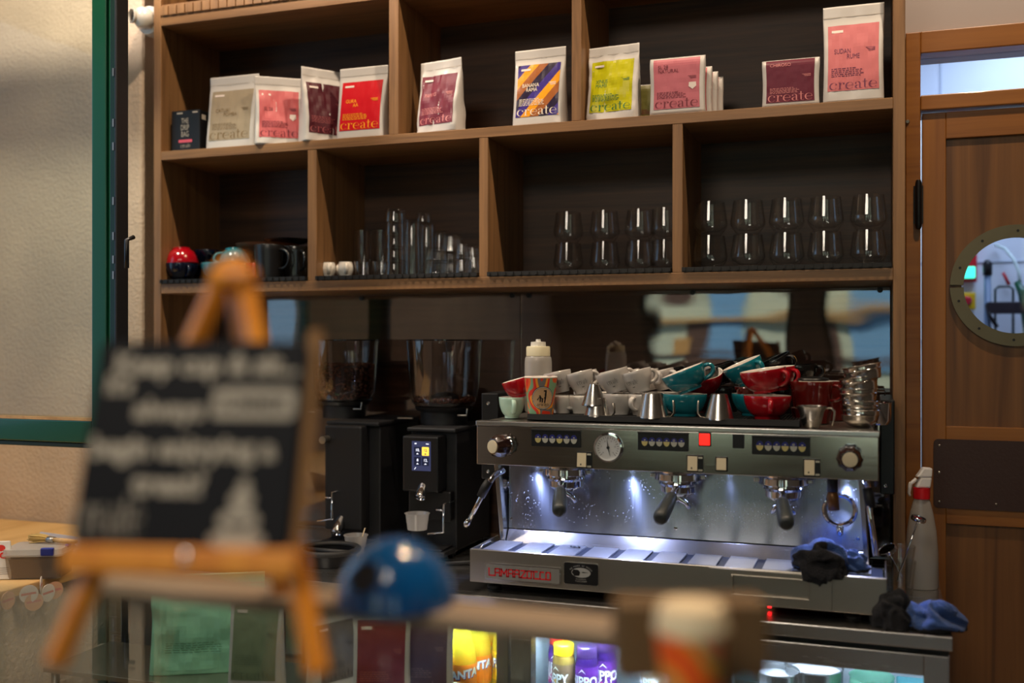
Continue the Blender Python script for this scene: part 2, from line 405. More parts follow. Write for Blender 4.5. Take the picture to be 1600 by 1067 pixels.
# street seen only as a reflection
s = MB(); s.box(-7, 5, -10, -9.6, -.5, 2.2, 0); s.box(-7, 5, -10, -9.6, 2.2, 2.35, 1); s.box(-7, 5, -10.0, -9.6, 2.35, 3.6, 0)
for a in (-4.2, -2.6, -1.2, .5, 2.): s.box(a, a+.7, -9.62, -9.55, .9, 1.9, 1)
for a, b in ((-2.3, -1.75), (-1.0, -.62), (-.3, .3), (1.0, 1.6)): s.box(a, b, -9.6, -9.52, 1.2, 2.35, 2)
s.box(-7, 5, -9.58, -9.4, 1.93, 1.99, 3); s.box(-7, 5, -9.58, -9.5, 1.28, 1.32, 1); s.box(-2.9, -2.5, -9.6, -9.5, 1.32, 1.6, 3)
struct(s.build('wall_street', [mat('pale_green_facade', (214, 222, 188), .8), mat('facade_trim', (96, 70, 52), .6), mat('blue_shutter', (130, 182, 214), .5), mat('awning_ochre', (210, 160, 90), .7)]))
sbox('floor_street', mat('street_paving', (120, 118, 114), .8), -7, 5, -9.6, YF-.13, -.1, -.02)
# kitchen behind the door
KW = mat('kitchen_white', (225, 230, 238), .6)
w = MB(); w.box(-.4, 2.2, 4.3, 4.4, 0, ZC); w.box(-.5, -.4, 3.08, 4.4, 0, ZC); w.box(2.2, 2.3, 3.08, 4.4, 0, ZC)
struct(w.build('wall_kitchen', KW))
w = MB()
for k in range(12): w.box(-.4, 2.2, 4.296, 4.3, .3+.3*k, .304+.3*k)
for k in range(7): w.box(-.1+.33*k, -.096+.33*k, 4.296, 4.3, 0, ZC)
struct(w.build('trim_kitchen_joints', mat('tile_joint', (176, 186, 200), .7)))
# ---- door with porthole and transom
D = struct(thing('door_1', '', 'x', (0, 0, 0))); del D['label']; del D['category']
w = MB(); w.box(DX0, .109, YW-.03, YW+.1, 0, 2.32); w.box(.109, DX1, YW-.03, YW+.1, 2.262, 2.32); w.box(.109, DX1, YW-.035, YW+.1, 2.11, 2.15); w.box(.93, DX1, YW-.03, YW+.1, 0, 2.11)
w.build('door_frame', DOORH, D, bevel=.003)
w = MB(); w.box(.109, .93, YW+.03, YW+.036, 2.15, 2.262); w.build('transom_pane', glassy('transom_glass', (232, 238, 250), 1.5), D)
st = MB(); st.box(.1135, .1715, YW-.02, YW+.025, .01, 2.104); st.box(.80, .86, YW-.02, YW+.025, .01, 2.104); st.build('door_stile', DOORV, D, bevel=.002)
st = MB(); st.box(.1715, .80, YW-.02, YW+.025, 2.034, 2.104); st.box(.1715, .80, YW-.02, YW+.025, 1.02, 1.277); st.box(.1715, .8, YW-.02, YW+.025, .01, .2)
st.build('door_rail', DOORH, D, bevel=.002)
PX, PZc = .338, 1.5+.145
w = MB(); ring_plate(w, .1715, .80, 1.277, 2.034, PX, PZc, .128, YW-.008, YW+.012); w.box(.1715, .80, YW-.008, YW+.012, .2, 1.02)
w.build('door_panel', DPANEL, D)
w = MB(); n = 64
for a0, a1 in ((1.5, 178.5), (181.5, 358.5)):
    o = []; i = []
    for k in range(41):
        a = math.radians(a0+(a1-a0)*k/40); o.append((PX+.157*math.cos(a), PZc+.157*math.sin(a))); i.append((PX+.124*math.cos(a), PZc+.124*math.sin(a)))
    for k in range(40): w.prism([o[k], o[k+1], i[k+1], i[k]], YW-.02, YW-.0085)
ring = w.build('porthole_ring', BRASS, D)
w = MB()
for k in range(10):
    a = 2*PI*k/10+.28; w.lathe([(0, 0), (.0035, 0), (.0035, .001), (0, .001)], 10, M=Matrix.Translation((PX+.141*math.cos(a), YW-.0202, PZc+.141*math.sin(a))) @ Matrix.Rotation(PI/2, 4, 'X'))
w.build('screw', BLKM, ring)
w = MB(); w.lathe([(0, 0), (.127, 0), (.127, .004), (0, .004)], 48, M=Matrix.Translation((PX, YW+.006, PZc)) @ Matrix.Rotation(PI/2, 4, 'X')); w.build('porthole_pane', glassy('porthole_glass', (232, 238, 250), 1.5), D)
w = MB(); kx0 = P(1458, 740, YW).x; w.prism(rrect(kx0, .84, 1.062, 1.243, .012), YW-.026, YW-.0205)
kp = w.build('kick_plate', BROWNP, D)
w = MB()
for x, z in ((kx0+.014, 1.226), (kx0+.014, 1.155), (kx0+.014, 1.078), (kx0+.15, 1.078), (kx0+.3, 1.078)):
    w.lathe([(0, 0), (.0035, 0), (.002, .0015), (0, .002)], 10, M=Matrix.Translation((x, YW-.026, z)) @ Matrix.Rotation(PI/2, 4, 'X'))
w.build('screw', STEELD, kp)
w = MB(); hx, hz = P(1435, 320, YW-.03).x, P(1435, 320, YW-.03).z
w.lathe([(0, -.066), (.006, -.064), (.0085, -.055), (.0085, .055), (.006, .064), (0, .066)], 14, c=(hx, YW-.04, hz)); w.box(hx-.012, hx+.012, YW-.034, YW-.0305, hz-.05, hz+.05)
w.build('hinge', BLK, D)
w = MB(); w.lathe([(0, -.0), (.006, 0), (.004, .004), (0, .004)], 10, M=Matrix.Translation((P(1417, 194, YW).x+.001, YW-.0305, P(1417, 194, YW).z)) @ Matrix.Rotation(PI/2, 4, 'X')); w.build('frame_screw', STEELD, D)
# things seen through the porthole
def kp_(px, py, Y=4.25): return P(px, py, Y)
a = kp_(1496, 385); b = kp_(1527, 440)
t = thing('alarm_panel', 'red framed alarm panel with a lit green light on the white kitchen wall', 'alarm panel', (b.x, 4.27, b.z))
w = MB((b.x, 4.27, b.z)); w.box(a.x-.03, b.x, 4.26, 4.294, b.z, a.z+.02); w.build('frame', mat('alarm_red', (200, 24, 34), .4), t, bevel=.004)
g = kp_(1512, 427); w = MB((b.x, 4.27, b.z)); w.box(g.x-.02, g.x+.026, 4.245, 4.26, g.z-.018, g.z+.025); w.build('light', mat('green_lamp', (70, 255, 190), .4, emit=2.2), t, bevel=.003)
a = kp_(1514, 470)
t = thing('emergency_stop', 'yellow box with a red push button on the kitchen wall under the red panel', 'switch', (a.x, 4.27, a.z))
MB().box(-.024, .024, -.012, .024, -.032, .032).build('box', mat('switch_yellow', (244, 200, 22), .4), t, bevel=.004)
MB().lathe([(0, 0), (.017, 0), (.019, .012), (.012, .02), (0, .021)], 20, c=(0, 0, 0), M=Matrix.Translation((-.008, -.013, 0)) @ Matrix.Rotation(PI/2, 4, 'X')).build('button', mat('button_red', (190, 30, 50), .3), t)
a, m_, b = kp_(1543, 407, 4.2), kp_(1543, 430, 4.2), kp_(1542, 514, 4.2)
t = thing('broom_handle', 'grey pole with a black grip leaning on the kitchen wall, behind the porthole', 'broom', (a.x, 4.2, 0))
MB((a.x, 4.2, 0)).tube([(a.x, 4.2, .02), (a.x, 4.2, m_.z)], .0125, 14).build('pole', mat('pole_grey', (104, 122, 146), .4), t)
MB((a.x, 4.2, 0)).tube([(a.x, 4.2, m_.z), (a.x, 4.2, a.z-.01), (a.x, 4.2, a.z+.002)], [.016, .017, .008], 14).build('grip', BLK, t)
a, b = kp_(1555, 448, 4.22), kp_(1583, 515, 4.22)
t = thing('wire_rack', 'dark wire rack with a wide black clamp on the kitchen wall behind the porthole', 'rack', (a.x, 4.25, b.z))
w = MB((a.x, 4.25, b.z)); w.tube([(a.x, 4.22, b.z-.1), (a.x, 4.22, a.z-.01), (a.x+.012, 4.22, a.z), (b.x-.012, 4.22, a.z), (b.x, 4.22, a.z-.01), (b.x, 4.22, b.z-.1)], .0045, 8); w.build('wire', GREEN_D, t)
c_, d_ = kp_(1541, 472, 4.2), kp_(1600, 490, 4.2)
w = MB((a.x, 4.25, b.z)); w.box(c_.x, d_.x, 4.17, 4.215, d_.z, c_.z); w.build('clamp', mat('clamp_black', (34, 26, 34), .5), t, bevel=.004)
MB((a.x, 4.25, b.z)).tube([(c_.x, 4.19, c_.z-.01), (c_.x+.01, 4.17, d_.z-.01), (c_.x+.035, 4.18, b.z+.01)], .007, 8).build('arm', BLK, t)
t = thing('hose', 'white hose ending in a dark green nozzle on the kitchen wall', 'hose', (kp_(1572, 385).x, 4.27, kp_(1572, 385).z)); o_ = kp_(1572, 385); o_.y = 4.27
w = MB(o_); w.tube([kp_(1555, 383, 4.28), kp_(1570, 388, 4.25), kp_(1584, 405, 4.22), kp_(1592, 425, 4.2), kp_(1594, 446, 4.2)], .006, 10); w.build('tube', mat('hose_white', (205, 220, 214), .4), t)
w = MB(o_); w.tube([kp_(1588, 440, 4.19), kp_(1600, 460, 4.18), kp_(1606, 520, 4.2)], [.01, .02, .016], 12); w.build('nozzle', GREEN, t)
t = thing('red_clip', 'small red clip pinned above the wire rack on the kitchen wall', 'clip', kp_(1570, 432, 4.28))
o_ = kp_(1570, 432, 4.28); MB(o_).tube([kp_(1567, 426, 4.27), kp_(1577, 445, 4.27)], .006, 8).tube([kp_(1574, 444, 4.27), kp_(1572, 433, 4.27)], .004, 8).build('jaw', MC['alarm_red'], t)
# ---- open green casement on the left
Ys = 2.15; gx1 = P(184, 300, Ys).x; gx0 = P(143, 300, Ys).x; gzb = 1.234; gzt = 1.294
Wn = struct(thing('window_1', '', 'x', (0, 0, 0))); del Wn['label']; del Wn['category']
w = MB(); xa = P(166, 300, Ys).x; xb = P(171, 300, Ys).x; xc = P(180, 300, Ys).x
w.box(gx0, xa, Ys, Ys+.05, gzb, 2.9); w.box(xa, xb, Ys+.006, Ys+.05, gzb, 2.9); w.box(-2.90, gx0, Ys, Ys+.05, gzb+.002, gzt); w.box(-2.90, -2.8, Ys, Ys+.05, gzt, 2.9); w.box(-2.8, gx0, Ys, Ys+.05, 2.8, 2.9)
w.build('sash_frame', GREEN, Wn, bevel=.003)
w = MB(); w.box(xb, xc, Ys+.002, Ys+.05, gzb, 2.9); w.box(-2.90, gx1-.01, Ys+.01, Ys+.045, gzb-.012, gzb)
w.build('sash_rebate', GREEN_D, Wn, bevel=.002)
w = MB(); w.box(xc, gx1, Ys-.004, Ys+.04, gzb-.01, 2.9); w.build('gasket', BLKM, Wn, bevel=.003)
w = MB(); w.box(-2.80, gx0, Ys-.0, Ys+.004, gzt, gzt+.008); w.build('glazing_bead', LEDGE, Wn)
w = MB(); w.box(-2.80, gx0, Ys+.02, Ys+.026, gzt, 2.8); w.build('pane', PANE, Wn)
for z in (2.18, 2.05, 1.99, 1.85, 1.76, 1.7, 1.66, 1.45):
    MB().box(xc-.006, xc-.001, Ys-.004, Ys+.0015, z, z+.02).build('lock_bolt', STEELD, Wn)
w = MB(); q = P(200, 400, Ys-.03); w.tube([(q.x-.004, Ys-.005, q.z+.05), (q.x-.004, Ys-.03, q.z+.04), (q.x-.004, Ys-.03, q.z-.03)], .006, 8); w.build('sash_handle', BLK, Wn)
f = MB(); f.box(XL-.02, XL+.03, .9, .96, 1.15, 2.7); f.box(XL-.02, XL+.03, 2.24, 2.3, 1.15, 2.7); f.box(XL-.02, XL+.03, .96, 2.24, 1.15, 1.2); f.box(XL-.02, XL+.03, .96, 2.24, 2.65, 2.7)
struct(f.build('window_5', GREEN))
# ---- ledge on a low stuccoed wall
LX = -1.985
sbox('wall_ledge', STUC, XL+.005, LX-.02, .9, 2.715, 0, .874)
t = MB().box(XL+.005, LX, .88, 2.715, .875, .899).build('ledge_top', LEDGE, bevel=.003)
tag(t, 'pale wooden ledge top on the low plastered wall at the left', 'ledge')
# ---- security camera
c = P(215, 24, 2.63)
t = thing('security_camera', 'white dome security camera on the wall beside the shelf unit', 'security camera', (c.x, 2.72, c.z))
Mx = Matrix.Rotation(PI/2, 4, 'X')
MB().lathe([(0, .0), (.046, 0), (.048, .02), (.044, .04), (.03, .045), (0, .046)], 32, M=Mx).build('mount', WHITEC, t)
MB().lathe([(.001, -.034), (.02, -.03), (.032, -.015), (.035, 0), (.03, .018), (.018, .03), (.001, .034)], 28, c=(0, -.062, 0)).build('ball', WHITEC, t)
Mq = Matrix.Translation((-.004, -.062, .0)) @ Matrix.Rotation(math.radians(-25), 4, 'Z') @ Mx
MB().lathe([(0, .028), (.022, .028), (.024, .036), (.021, .038), (.02, .031), (0, .031)], 24, M=Mq).build('bezel', WHITEC, t)
w = MB(); w.lathe([(0, .0315), (.019, .0315), (.012, .036), (0, .037)], 20, M=Mq); w.build('lens', BLK, t)
w = MB()
for k in range(10): a = 2*PI*k/10; w.lathe([(0, .036), (.0016, .036), (0, .0375)], 6, M=Mq @ Matrix.Translation((.0155*math.cos(a), .0155*math.sin(a), 0)))
w.build('diode', mat('diode', (190, 170, 130), .3), t)
# ================================================================== shelf unit
YS, YB = 2.65, 2.955
ZL0, ZL1, ZM0, ZM1, ZT0, ZT1 = 1.6484, 1.678, 2.062, 2.089, 2.478, 2.503
def XS(px): return P(px, 300, YS).x
UL, UR = XS(240), XS(1414.5); UL2, UR2 = XS(251.5), XS(1395.5)
U = thing('shelf_unit', 'walnut wall shelf unit of open compartments above the espresso machine', 'shelf unit', (UL, YS, .899))
uo = (UL, YS, .899)
def up(name, m, *b): return MB(uo).box(*b).build(name, m, U, bevel=.0012, seg=1)
up('side_panel', WV, UL, UL2, YS, YB, .9, 2.78); up('side_panel', WV, UR2, UR, YS, YB, .9, 2.78)
up('shelf_board', WH, UL2, UR2, YS, YB-.004, ZL0, ZL1); up('shelf_board', WH, UL2, UR2, YS, YB-.004, ZM0, ZM1); up('shelf_board', WH, UL2, UR2, YS, YB-.004, ZT0, ZT1)
up('shelf_board', WH, UL2, UR2, YS, YB-.004, 2.755, 2.78)
for a, b in ((480.5, 494.5), (748.5, 762.5), (1050.5, 1066.5)): up('divider', WV, XS(a), XS(b), YS+.0005, YB-.004, ZL1, ZM0)
for a, b in ((607.5, 622.5), (893, 908)):
    up('divider', WV, XS(a), XS(b), YS+.0005, YB-.004, ZM1, ZT0)
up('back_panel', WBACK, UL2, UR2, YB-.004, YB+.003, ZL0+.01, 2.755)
up('back_panel', wood('walnut_back_lit', (112, 80, 56), (66, 45, 32), 0, rough=.5, scale=.8), UL2, UR2, YB-.004, YB+.003, .9, ZL0+.0095)  # same walnut as the upper back, light falling on it put into the colour
w = MB(uo); z0 = ZT1+.001; n = 70  # tick pattern of light and shadow above the top board, shaped as blocks
for k in range(n):
    x = UL2+(UR2-UL2)*k/n; w.box(x+.002, x+(UR2-UL2)/n-.002, YS-.004, YS+.012, z0+.006, z0+.034)
w.box(UL2, UR2, YS+.004, YS+.02, z0, z0+.04)
w.build('tick_shadow_strip', WV, U)
# rubber bar mats lying on the lower boards, combed front edge throws the tick marks
cubs = [(251.5, 480.5), (494.5, 748.5), (762.5, 1050.5), (1066.5, 1395.5)]
where = ['under the cups, leftmost compartment', 'under the tumblers, second compartment', 'under the smoky glasses, third compartment', 'under the ten stacked glasses, rightmost compartment']
ZMAT = ZL1+.012
for i, (a, b) in enumerate(cubs):
    x0, x1 = XS(a)+.003, XS(b)-.003
    w = MB((x0, YS, ZL1)); w.box(x0, x1, YS+.0, YB-.008, ZL1+.0003, ZMAT)
    w.box(x0-.004, x1-.002, YS-.0062, YS-.0042, ZL1+.002, ZMAT+.001)
    m_ = int((x1-x0)/.022)
    for k in range(m_+1): xx = x0+(x1-x0-.006)*k/m_; w.box(xx, xx+.0058, YS-.0105, YS-.0003, ZL1+.003, ZMAT-.001)
    o = w.build('bar_mat', BLKR); o.location = (x0, YS, ZL1)
    tag(o, 'black rubber bar mat on the lower shelf '+where[i], 'mat', 'rubber mats on the lower shelf')
# acrylic backsplash: two sheets
YA = 2.944
seam = P(813, 500, YA).x
for i, (x0, x1) in enumerate(((UL2+.004, seam-.0015), (seam+.0015, UR2-.004))):
    o = MB((x0, YA, .9)).box(x0, x1, YA, YA+.005, .915, ZL0-.004).build('acrylic_sheet', ACRY); o.location = (x0, YA, .9)
    tag(o, ['clear acrylic backsplash sheet behind the coffee grinders', 'clear acrylic backsplash sheet behind the espresso machine, reflecting the windows'][i], 'backsplash', 'acrylic backsplash sheets')
    for px, py in (((565, 466), (800, 461.5)) if i == 0 else ((826, 461.5), (1082, 457), (1375, 453))):
        q = P(px, py, YA-.003)
        MB((x0, YA, .9)).lathe([(0, 0), (.0075, 0), (.0075, .004), (0, .005)], 16, M=Matrix.Translation((q.x, YA-.001, q.z)) @ Mx).build('screw_cap', BLK, o)
# ================================================================== counter with glass-door fridge
ZK = .899; YK = 2.27; KX0, KX1 = LX+.012, P(1489, 997, YK).x
K = thing('back_bar_fridge', 'stainless steel back bar fridge with glass doors and lit inside, under the espresso machine', 'fridge', (KX0, YK, 0)); ko = (KX0, YK, 0)
FW = mat('fridge_white', (225, 232, 238), .4)
w = MB(ko); w.box(KX0, KX1, YK, 2.935, ZK-.029, ZK); w.build('worktop', STEEL, K, bevel=.002)
bx0 = [P(p, 900, YK+.02).x for p in (187, 480, 800, 1147, 1486)]; bx0[0] = KX0+.004; bx0[4] = KX1-.004
w = MB(ko); w.box(bx0[0], bx0[4], YK+.045, 2.93, .1, .12); w.box(bx0[0], bx0[0]+.02, YK+.045, 2.93, .12, .862); w.box(bx0[4]-.02, bx0[4], YK+.045, 2.93, .12, .862)
w.box(bx0[0]+.02, bx0[4]-.02, 2.9, 2.93, .12, .862); w.box(bx0[0]+.02, bx0[4]-.02, YK+.045, 2.9, .845, .862)
for x in bx0[1:4]: w.box(x-.006, x+.006, YK+.045, 2.9, .12, .845)
w.build('cabinet', FW, K)
w = MB(ko); w.box(bx0[0]+.001, bx0[4]-.001, YK+.03, YK+.045, .853, .869); w.build('shadow_gap', BLKM, K)
ZSH = .56
w = MB(ko)
for x0, x1 in zip(bx0, bx0[1:]):
    w.box(x0+.025, x1-.025, YK+.06, 2.895, ZSH-.006, ZSH)
w.build('fridge_shelf', mat('wire_shelf', (210, 214, 220), .4), K)
ww = [(.042, .05), (.05, .03), (.05, .05), (.05, .048)]
for i, (x0, x1) in enumerate(zip(bx0, bx0[1:])):
    a, b = x0+.003, x1-.003; l, r = ww[i]
    w = MB(ko); w.box(a, a+l, YK+.002, YK+.04, .14, .858); w.box(b-r, b, YK+.002, YK+.04, .14, .858); w.box(a+l, b-r, YK+.002, YK+.04, .814, .858); w.box(a+l, b-r, YK+.002, YK+.04, .14, .2)
    fr = w.build('fridge_door', STEEL if i != 1 else STEELD, K, bevel=.0015)
    MB(ko).box(a+l-.002, b-r+.002, YK+.018, YK+.022, .2, .814).build('pane', glassy('fridge_glass', (226, 232, 235), 1.5, extra=.0), fr)
    if i in (1, 2, 3):
        xx0 = x0+.03 if i > 1 else x0+.3*(x1-x0)
        MB(ko).box(xx0, x1-.05, YK+.05, YK+.06, .828, .84).build('light_strip', mat('led_strip_bright' if i < 3 else 'led_strip', (228, 238, 255), .5, emit=620 if i < 3 else 150), K)
def stand(px, Y): return P(px, 1000, Y).x
# ---- soft drink bottles
def bottle(name, label, x, y, z, h, r, liquid, cap, labc, txt, group, kind='fanta', rz=0):
    t = thing(name, label, 'bottle', (x, y, z), group, rot=(0, 0, rz))
    if kind == 'fanta':
        pr = [(0, .001), (r*.85, 0), (r, .008), (r, h*.57), (r*.93, h*.64), (r*.8, h*.72), (r*.62, h*.82), (r*.5, h*.9), (r*.42, h*.95), (0, h*.95)]; lz = (h*.30, h*.565); k = 1.01
    else:
        pr = [(0, .001), (r*.9, 0), (r, .006), (r, h*.8), (r*.9, h*.87), (r*.62, h*.9), (r*.62, h*.92), (0, h*.92)]; lz = (h*.3, h*.79); k = 1.01
    MB().lathe(pr, 28, flute=.0).build('body', liquid, t)
    if kind == 'fanta': MB().lathe([(0, h), (r*.42, h), (r*.45, h*.995), (r*.46, h*.94), (r*.4, h*.94)], 20).build('cap', cap, t)
    else: MB().lathe([(0, h), (r*.84, h), (r*.9, h*.99), (r*.9, h*.885), (r*.7, h*.885)], 28).build('cap', cap, t)
    w = MB(); n = 24; R = r*k
    w.lathe([(R, lz[0]), (R, lz[1])], 28, mi=0)
    def wr(a, b, e=.0006): q = a/R; return ((R+e)*math.sin(q), -(R+e)*math.cos(q), b)
    zc = (lz[0]+lz[1])/2
    if kind == 'fanta':
        w.text(txt, h*.105, .0016, zc+.001, lambda a, b: wr(a, b-a*-.12, .0006), mi=2, bold=.05, sx=.95)
        w.text(txt, h*.105, 0, zc+.003, lambda a, b: wr(a, b-a*-.12, .0011), mi=1, bold=.04, sx=.95)
        w.flat([[(-.018, lz[0]), (.018, lz[0]), (.018, lz[0]+.012), (-.018, lz[0]+.006)]], wr, 3)
    else:
        for q in range(7):
            cx, cz = random.uniform(-.02, .02), random.uniform(lz[0]+.01, lz[1]-.03)
            w.flat([[(cx+.009*math.cos(k_*PI/6), cz+.009*math.sin(k_*PI/6)) for k_ in range(12)]], lambda a, b, e=.0003+.0001*q: wr(a, b, e), 3)
        tri = [[(-.012, lz[1]-.016), (-.002, lz[1]-.004), (.008, lz[1]-.016), (-.002, lz[1]-.009)]]
        w.flat(tri, lambda a, b: wr(a, b, .0012), 1)
        for j, s_ in enumerate(txt): w.text(s_, h*.15, 0, zc+.008-.021*j, lambda a, b: wr(a, b, .0013), mi=1, bold=.03, sx=.8)
    w.build('label', labc, t)
    return t
OJ = glassy('orange_drink', (255, 240, 120), 1.4, .05, body=(255, 226, 60), bodyamt=.5)
OJ2 = mat('fanta_cap', (240, 120, 20), .4)
FL = [mat('fanta_orange', (255, 128, 8), .4), mat('print_white', (250, 250, 250), .5), mat('print_blue', (30, 44, 150), .5), mat('print_yellow', (255, 196, 20), .5)]
YC_ = mat('juice_yellow_cap', (255, 196, 24), .35)
b0 = [(722, 2.36, 0, 'frontmost of the row'), (746, 2.44, .25, 'second in the row, partly behind the frontmost'), (764, 2.56, .5, 'third in the row'), (790, 2.49, -.1, 'beside the steel door frame')]
for i, (px, y, rz, s_) in enumerate(b0):
    bottle('drink_bottle', 'orange soft drink bottle in the lit fridge, '+s_, stand(px, y), y, ZSH, .266, .036, OJ, OJ2, FL if i < 3 else [YC_]+FL[1:], 'FANTA', 'orange drink bottles in the fridge', rz=.42-rz*.4)
JY = glassy('juice_gold', (226, 190, 110), 1.4, .05, body=(200, 160, 80), bodyamt=.7)
JP = glassy('juice_purple', (90, 50, 140), 1.4, .05, body=(70, 36, 120), bodyamt=.7)
LY = [mat('juice_label_brown', (120, 92, 70), .4), FL[1], FL[2], mat('peach_print', (255, 190, 90), .4)]
LP_ = [mat('juice_label_purple', (92, 36, 130), .4), FL[1], FL[2], mat('berry_print', (220, 60, 140), .4)]
jj = [(881, 2.38, JY, YC_, LY, 'gold juice bottle with a yellow cap, in the lit fridge', -.2), (917, 2.38, JP, glassy('clear_cap', (120, 90, 150), 1.45, body=(90, 60, 120), bodyamt=.7), LP_, 'purple juice bottle with fruit label right of the yellow capped one', .1),
      (946, 2.44, JP, MC['clear_cap'], LP_, 'purple juice bottle behind and right of the front purple one', .3), (874, 2.46, JP, mat('juice_red_cap', (200, 40, 30), .4), LP_, 'juice bottle with a red cap behind the yellow capped one', 0),
      (1019, 2.42, JY, mat('juice_orange_cap', (250, 180, 30), .35), LY, 'golden juice bottle just left of the blurred foreground cup', 0)]
for px, y, l, c_, lb, s_, rz in jj:
    bottle('juice_bottle', s_, stand(px, y), y, ZSH, .214, .0275, l, c_, lb, ['APPY', 'KAI'] if lb is LY else ['HIPPO', 'KAI'], 'juice bottles in the fridge', kind='j', rz=rz-.2)
# ---- pots in the right fridge bay
for px, y, r, h, s_ in ((1212, 2.42, .052, .19, 'steel pot with white contents at the left of the right fridge bay'), (1272, 2.46, .064, .196, 'wide steel pot with white contents in the middle of the right fridge bay')):
    t = thing('steel_pot', s_, 'pot', (stand(px, y), y, ZSH), 'steel pots in the fridge')
    MB().lathe([(0, 0), (r*.92, 0), (r*.95, .004), (r, h-.004), (r*1.04, h), (r*1.03, h+.002), (r*.97, h-.002), (r*.93, .006), (0, .005)], 32).build('body', STEELV, t)
    MB().lathe([(0, h-.012), (r*.955, h-.012)], 32).build('milk', mat('milk', (240, 244, 250), .4), t)
t = thing('glass_jug', 'pale green glass jug in the right fridge bay beside the steel pots', 'jug', (stand(1362, 2.45), 2.45, ZSH))
MB().lathe([(0, 0), (.045, 0), (.058, .02), (.062, .1), (.05, .16), (.047, .185), (.05, .19), (.047, .188), (.045, .16), (.058, .1), (.052, .01), (0, .006)], 32).build('body', glassy('green_glass', (190, 232, 210), 1.5, body=(170, 220, 200), bodyamt=.25), t)
MB().tube([(.055, 0, .16), (.09, 0, .15), (.09, 0, .1), (.06, 0, .07)], .007, 10).build('handle', MC['green_glass'], t)
t = thing('food_tub', 'translucent lidded tub at the right end of the fridge', 'tub', (stand(1440, 2.5), 2.5, ZSH))
MB().box(-.05, .05, -.06, .06, 0, .15).build('tub', FROST, t, bevel=.01); MB().box(-.053, .053, -.063, .063, .15, .162).build('lid', mat('tub_lid', (110, 190, 200), .4), t, bevel=.004)
# ================================================================== coffee bags
BAGW = mat('matt_white_pouch', (200, 196, 192), .42, coat=.1)
def bagmat(name, c, rough=.45): return mat(name, c, rough, spec=.3)
def stripes(name):
    m, nt, b, N, L = newmat(name); b.inputs['Roughness'].default_value = .3
    tc = N('ShaderNodeTexCoord'); sx = N('ShaderNodeSeparateXYZ'); L(tc.outputs['Object'], sx.inputs[0])
    a = N('ShaderNodeMath'); a.operation = 'MULTIPLY_ADD'; a.inputs[1].default_value = -1.15; L(sx.outputs['X'], a.inputs[0]); L(sx.outputs['Z'], a.inputs[2])
    s = N('ShaderNodeMath'); s.operation = 'MULTIPLY_ADD'; s.inputs[1].default_value = 8.2; s.inputs[2].default_value = 10.1; L(a.outputs[0], s.inputs[0])
    f = N('ShaderNodeMath'); f.operation = 'FRACT'; L(s.outputs[0], f.inputs[0])
    r = N('ShaderNodeValToRGB'); r.color_ramp.interpolation = 'CONSTANT'; e = r.color_ramp.elements
    e[0].position = 0; e[0].color = lin((34, 20, 52)); e[1].position = .25; e[1].color = lin((160, 92, 40))
    for p, c in ((.5, (240, 160, 16)), (.75, (62, 44, 132))): x = e.new(p); x.color = lin(c)
    L(f.outputs[0], r.inputs[0]); L(r.outputs[0], b.inputs['Base Color']); MC[name] = m; return m
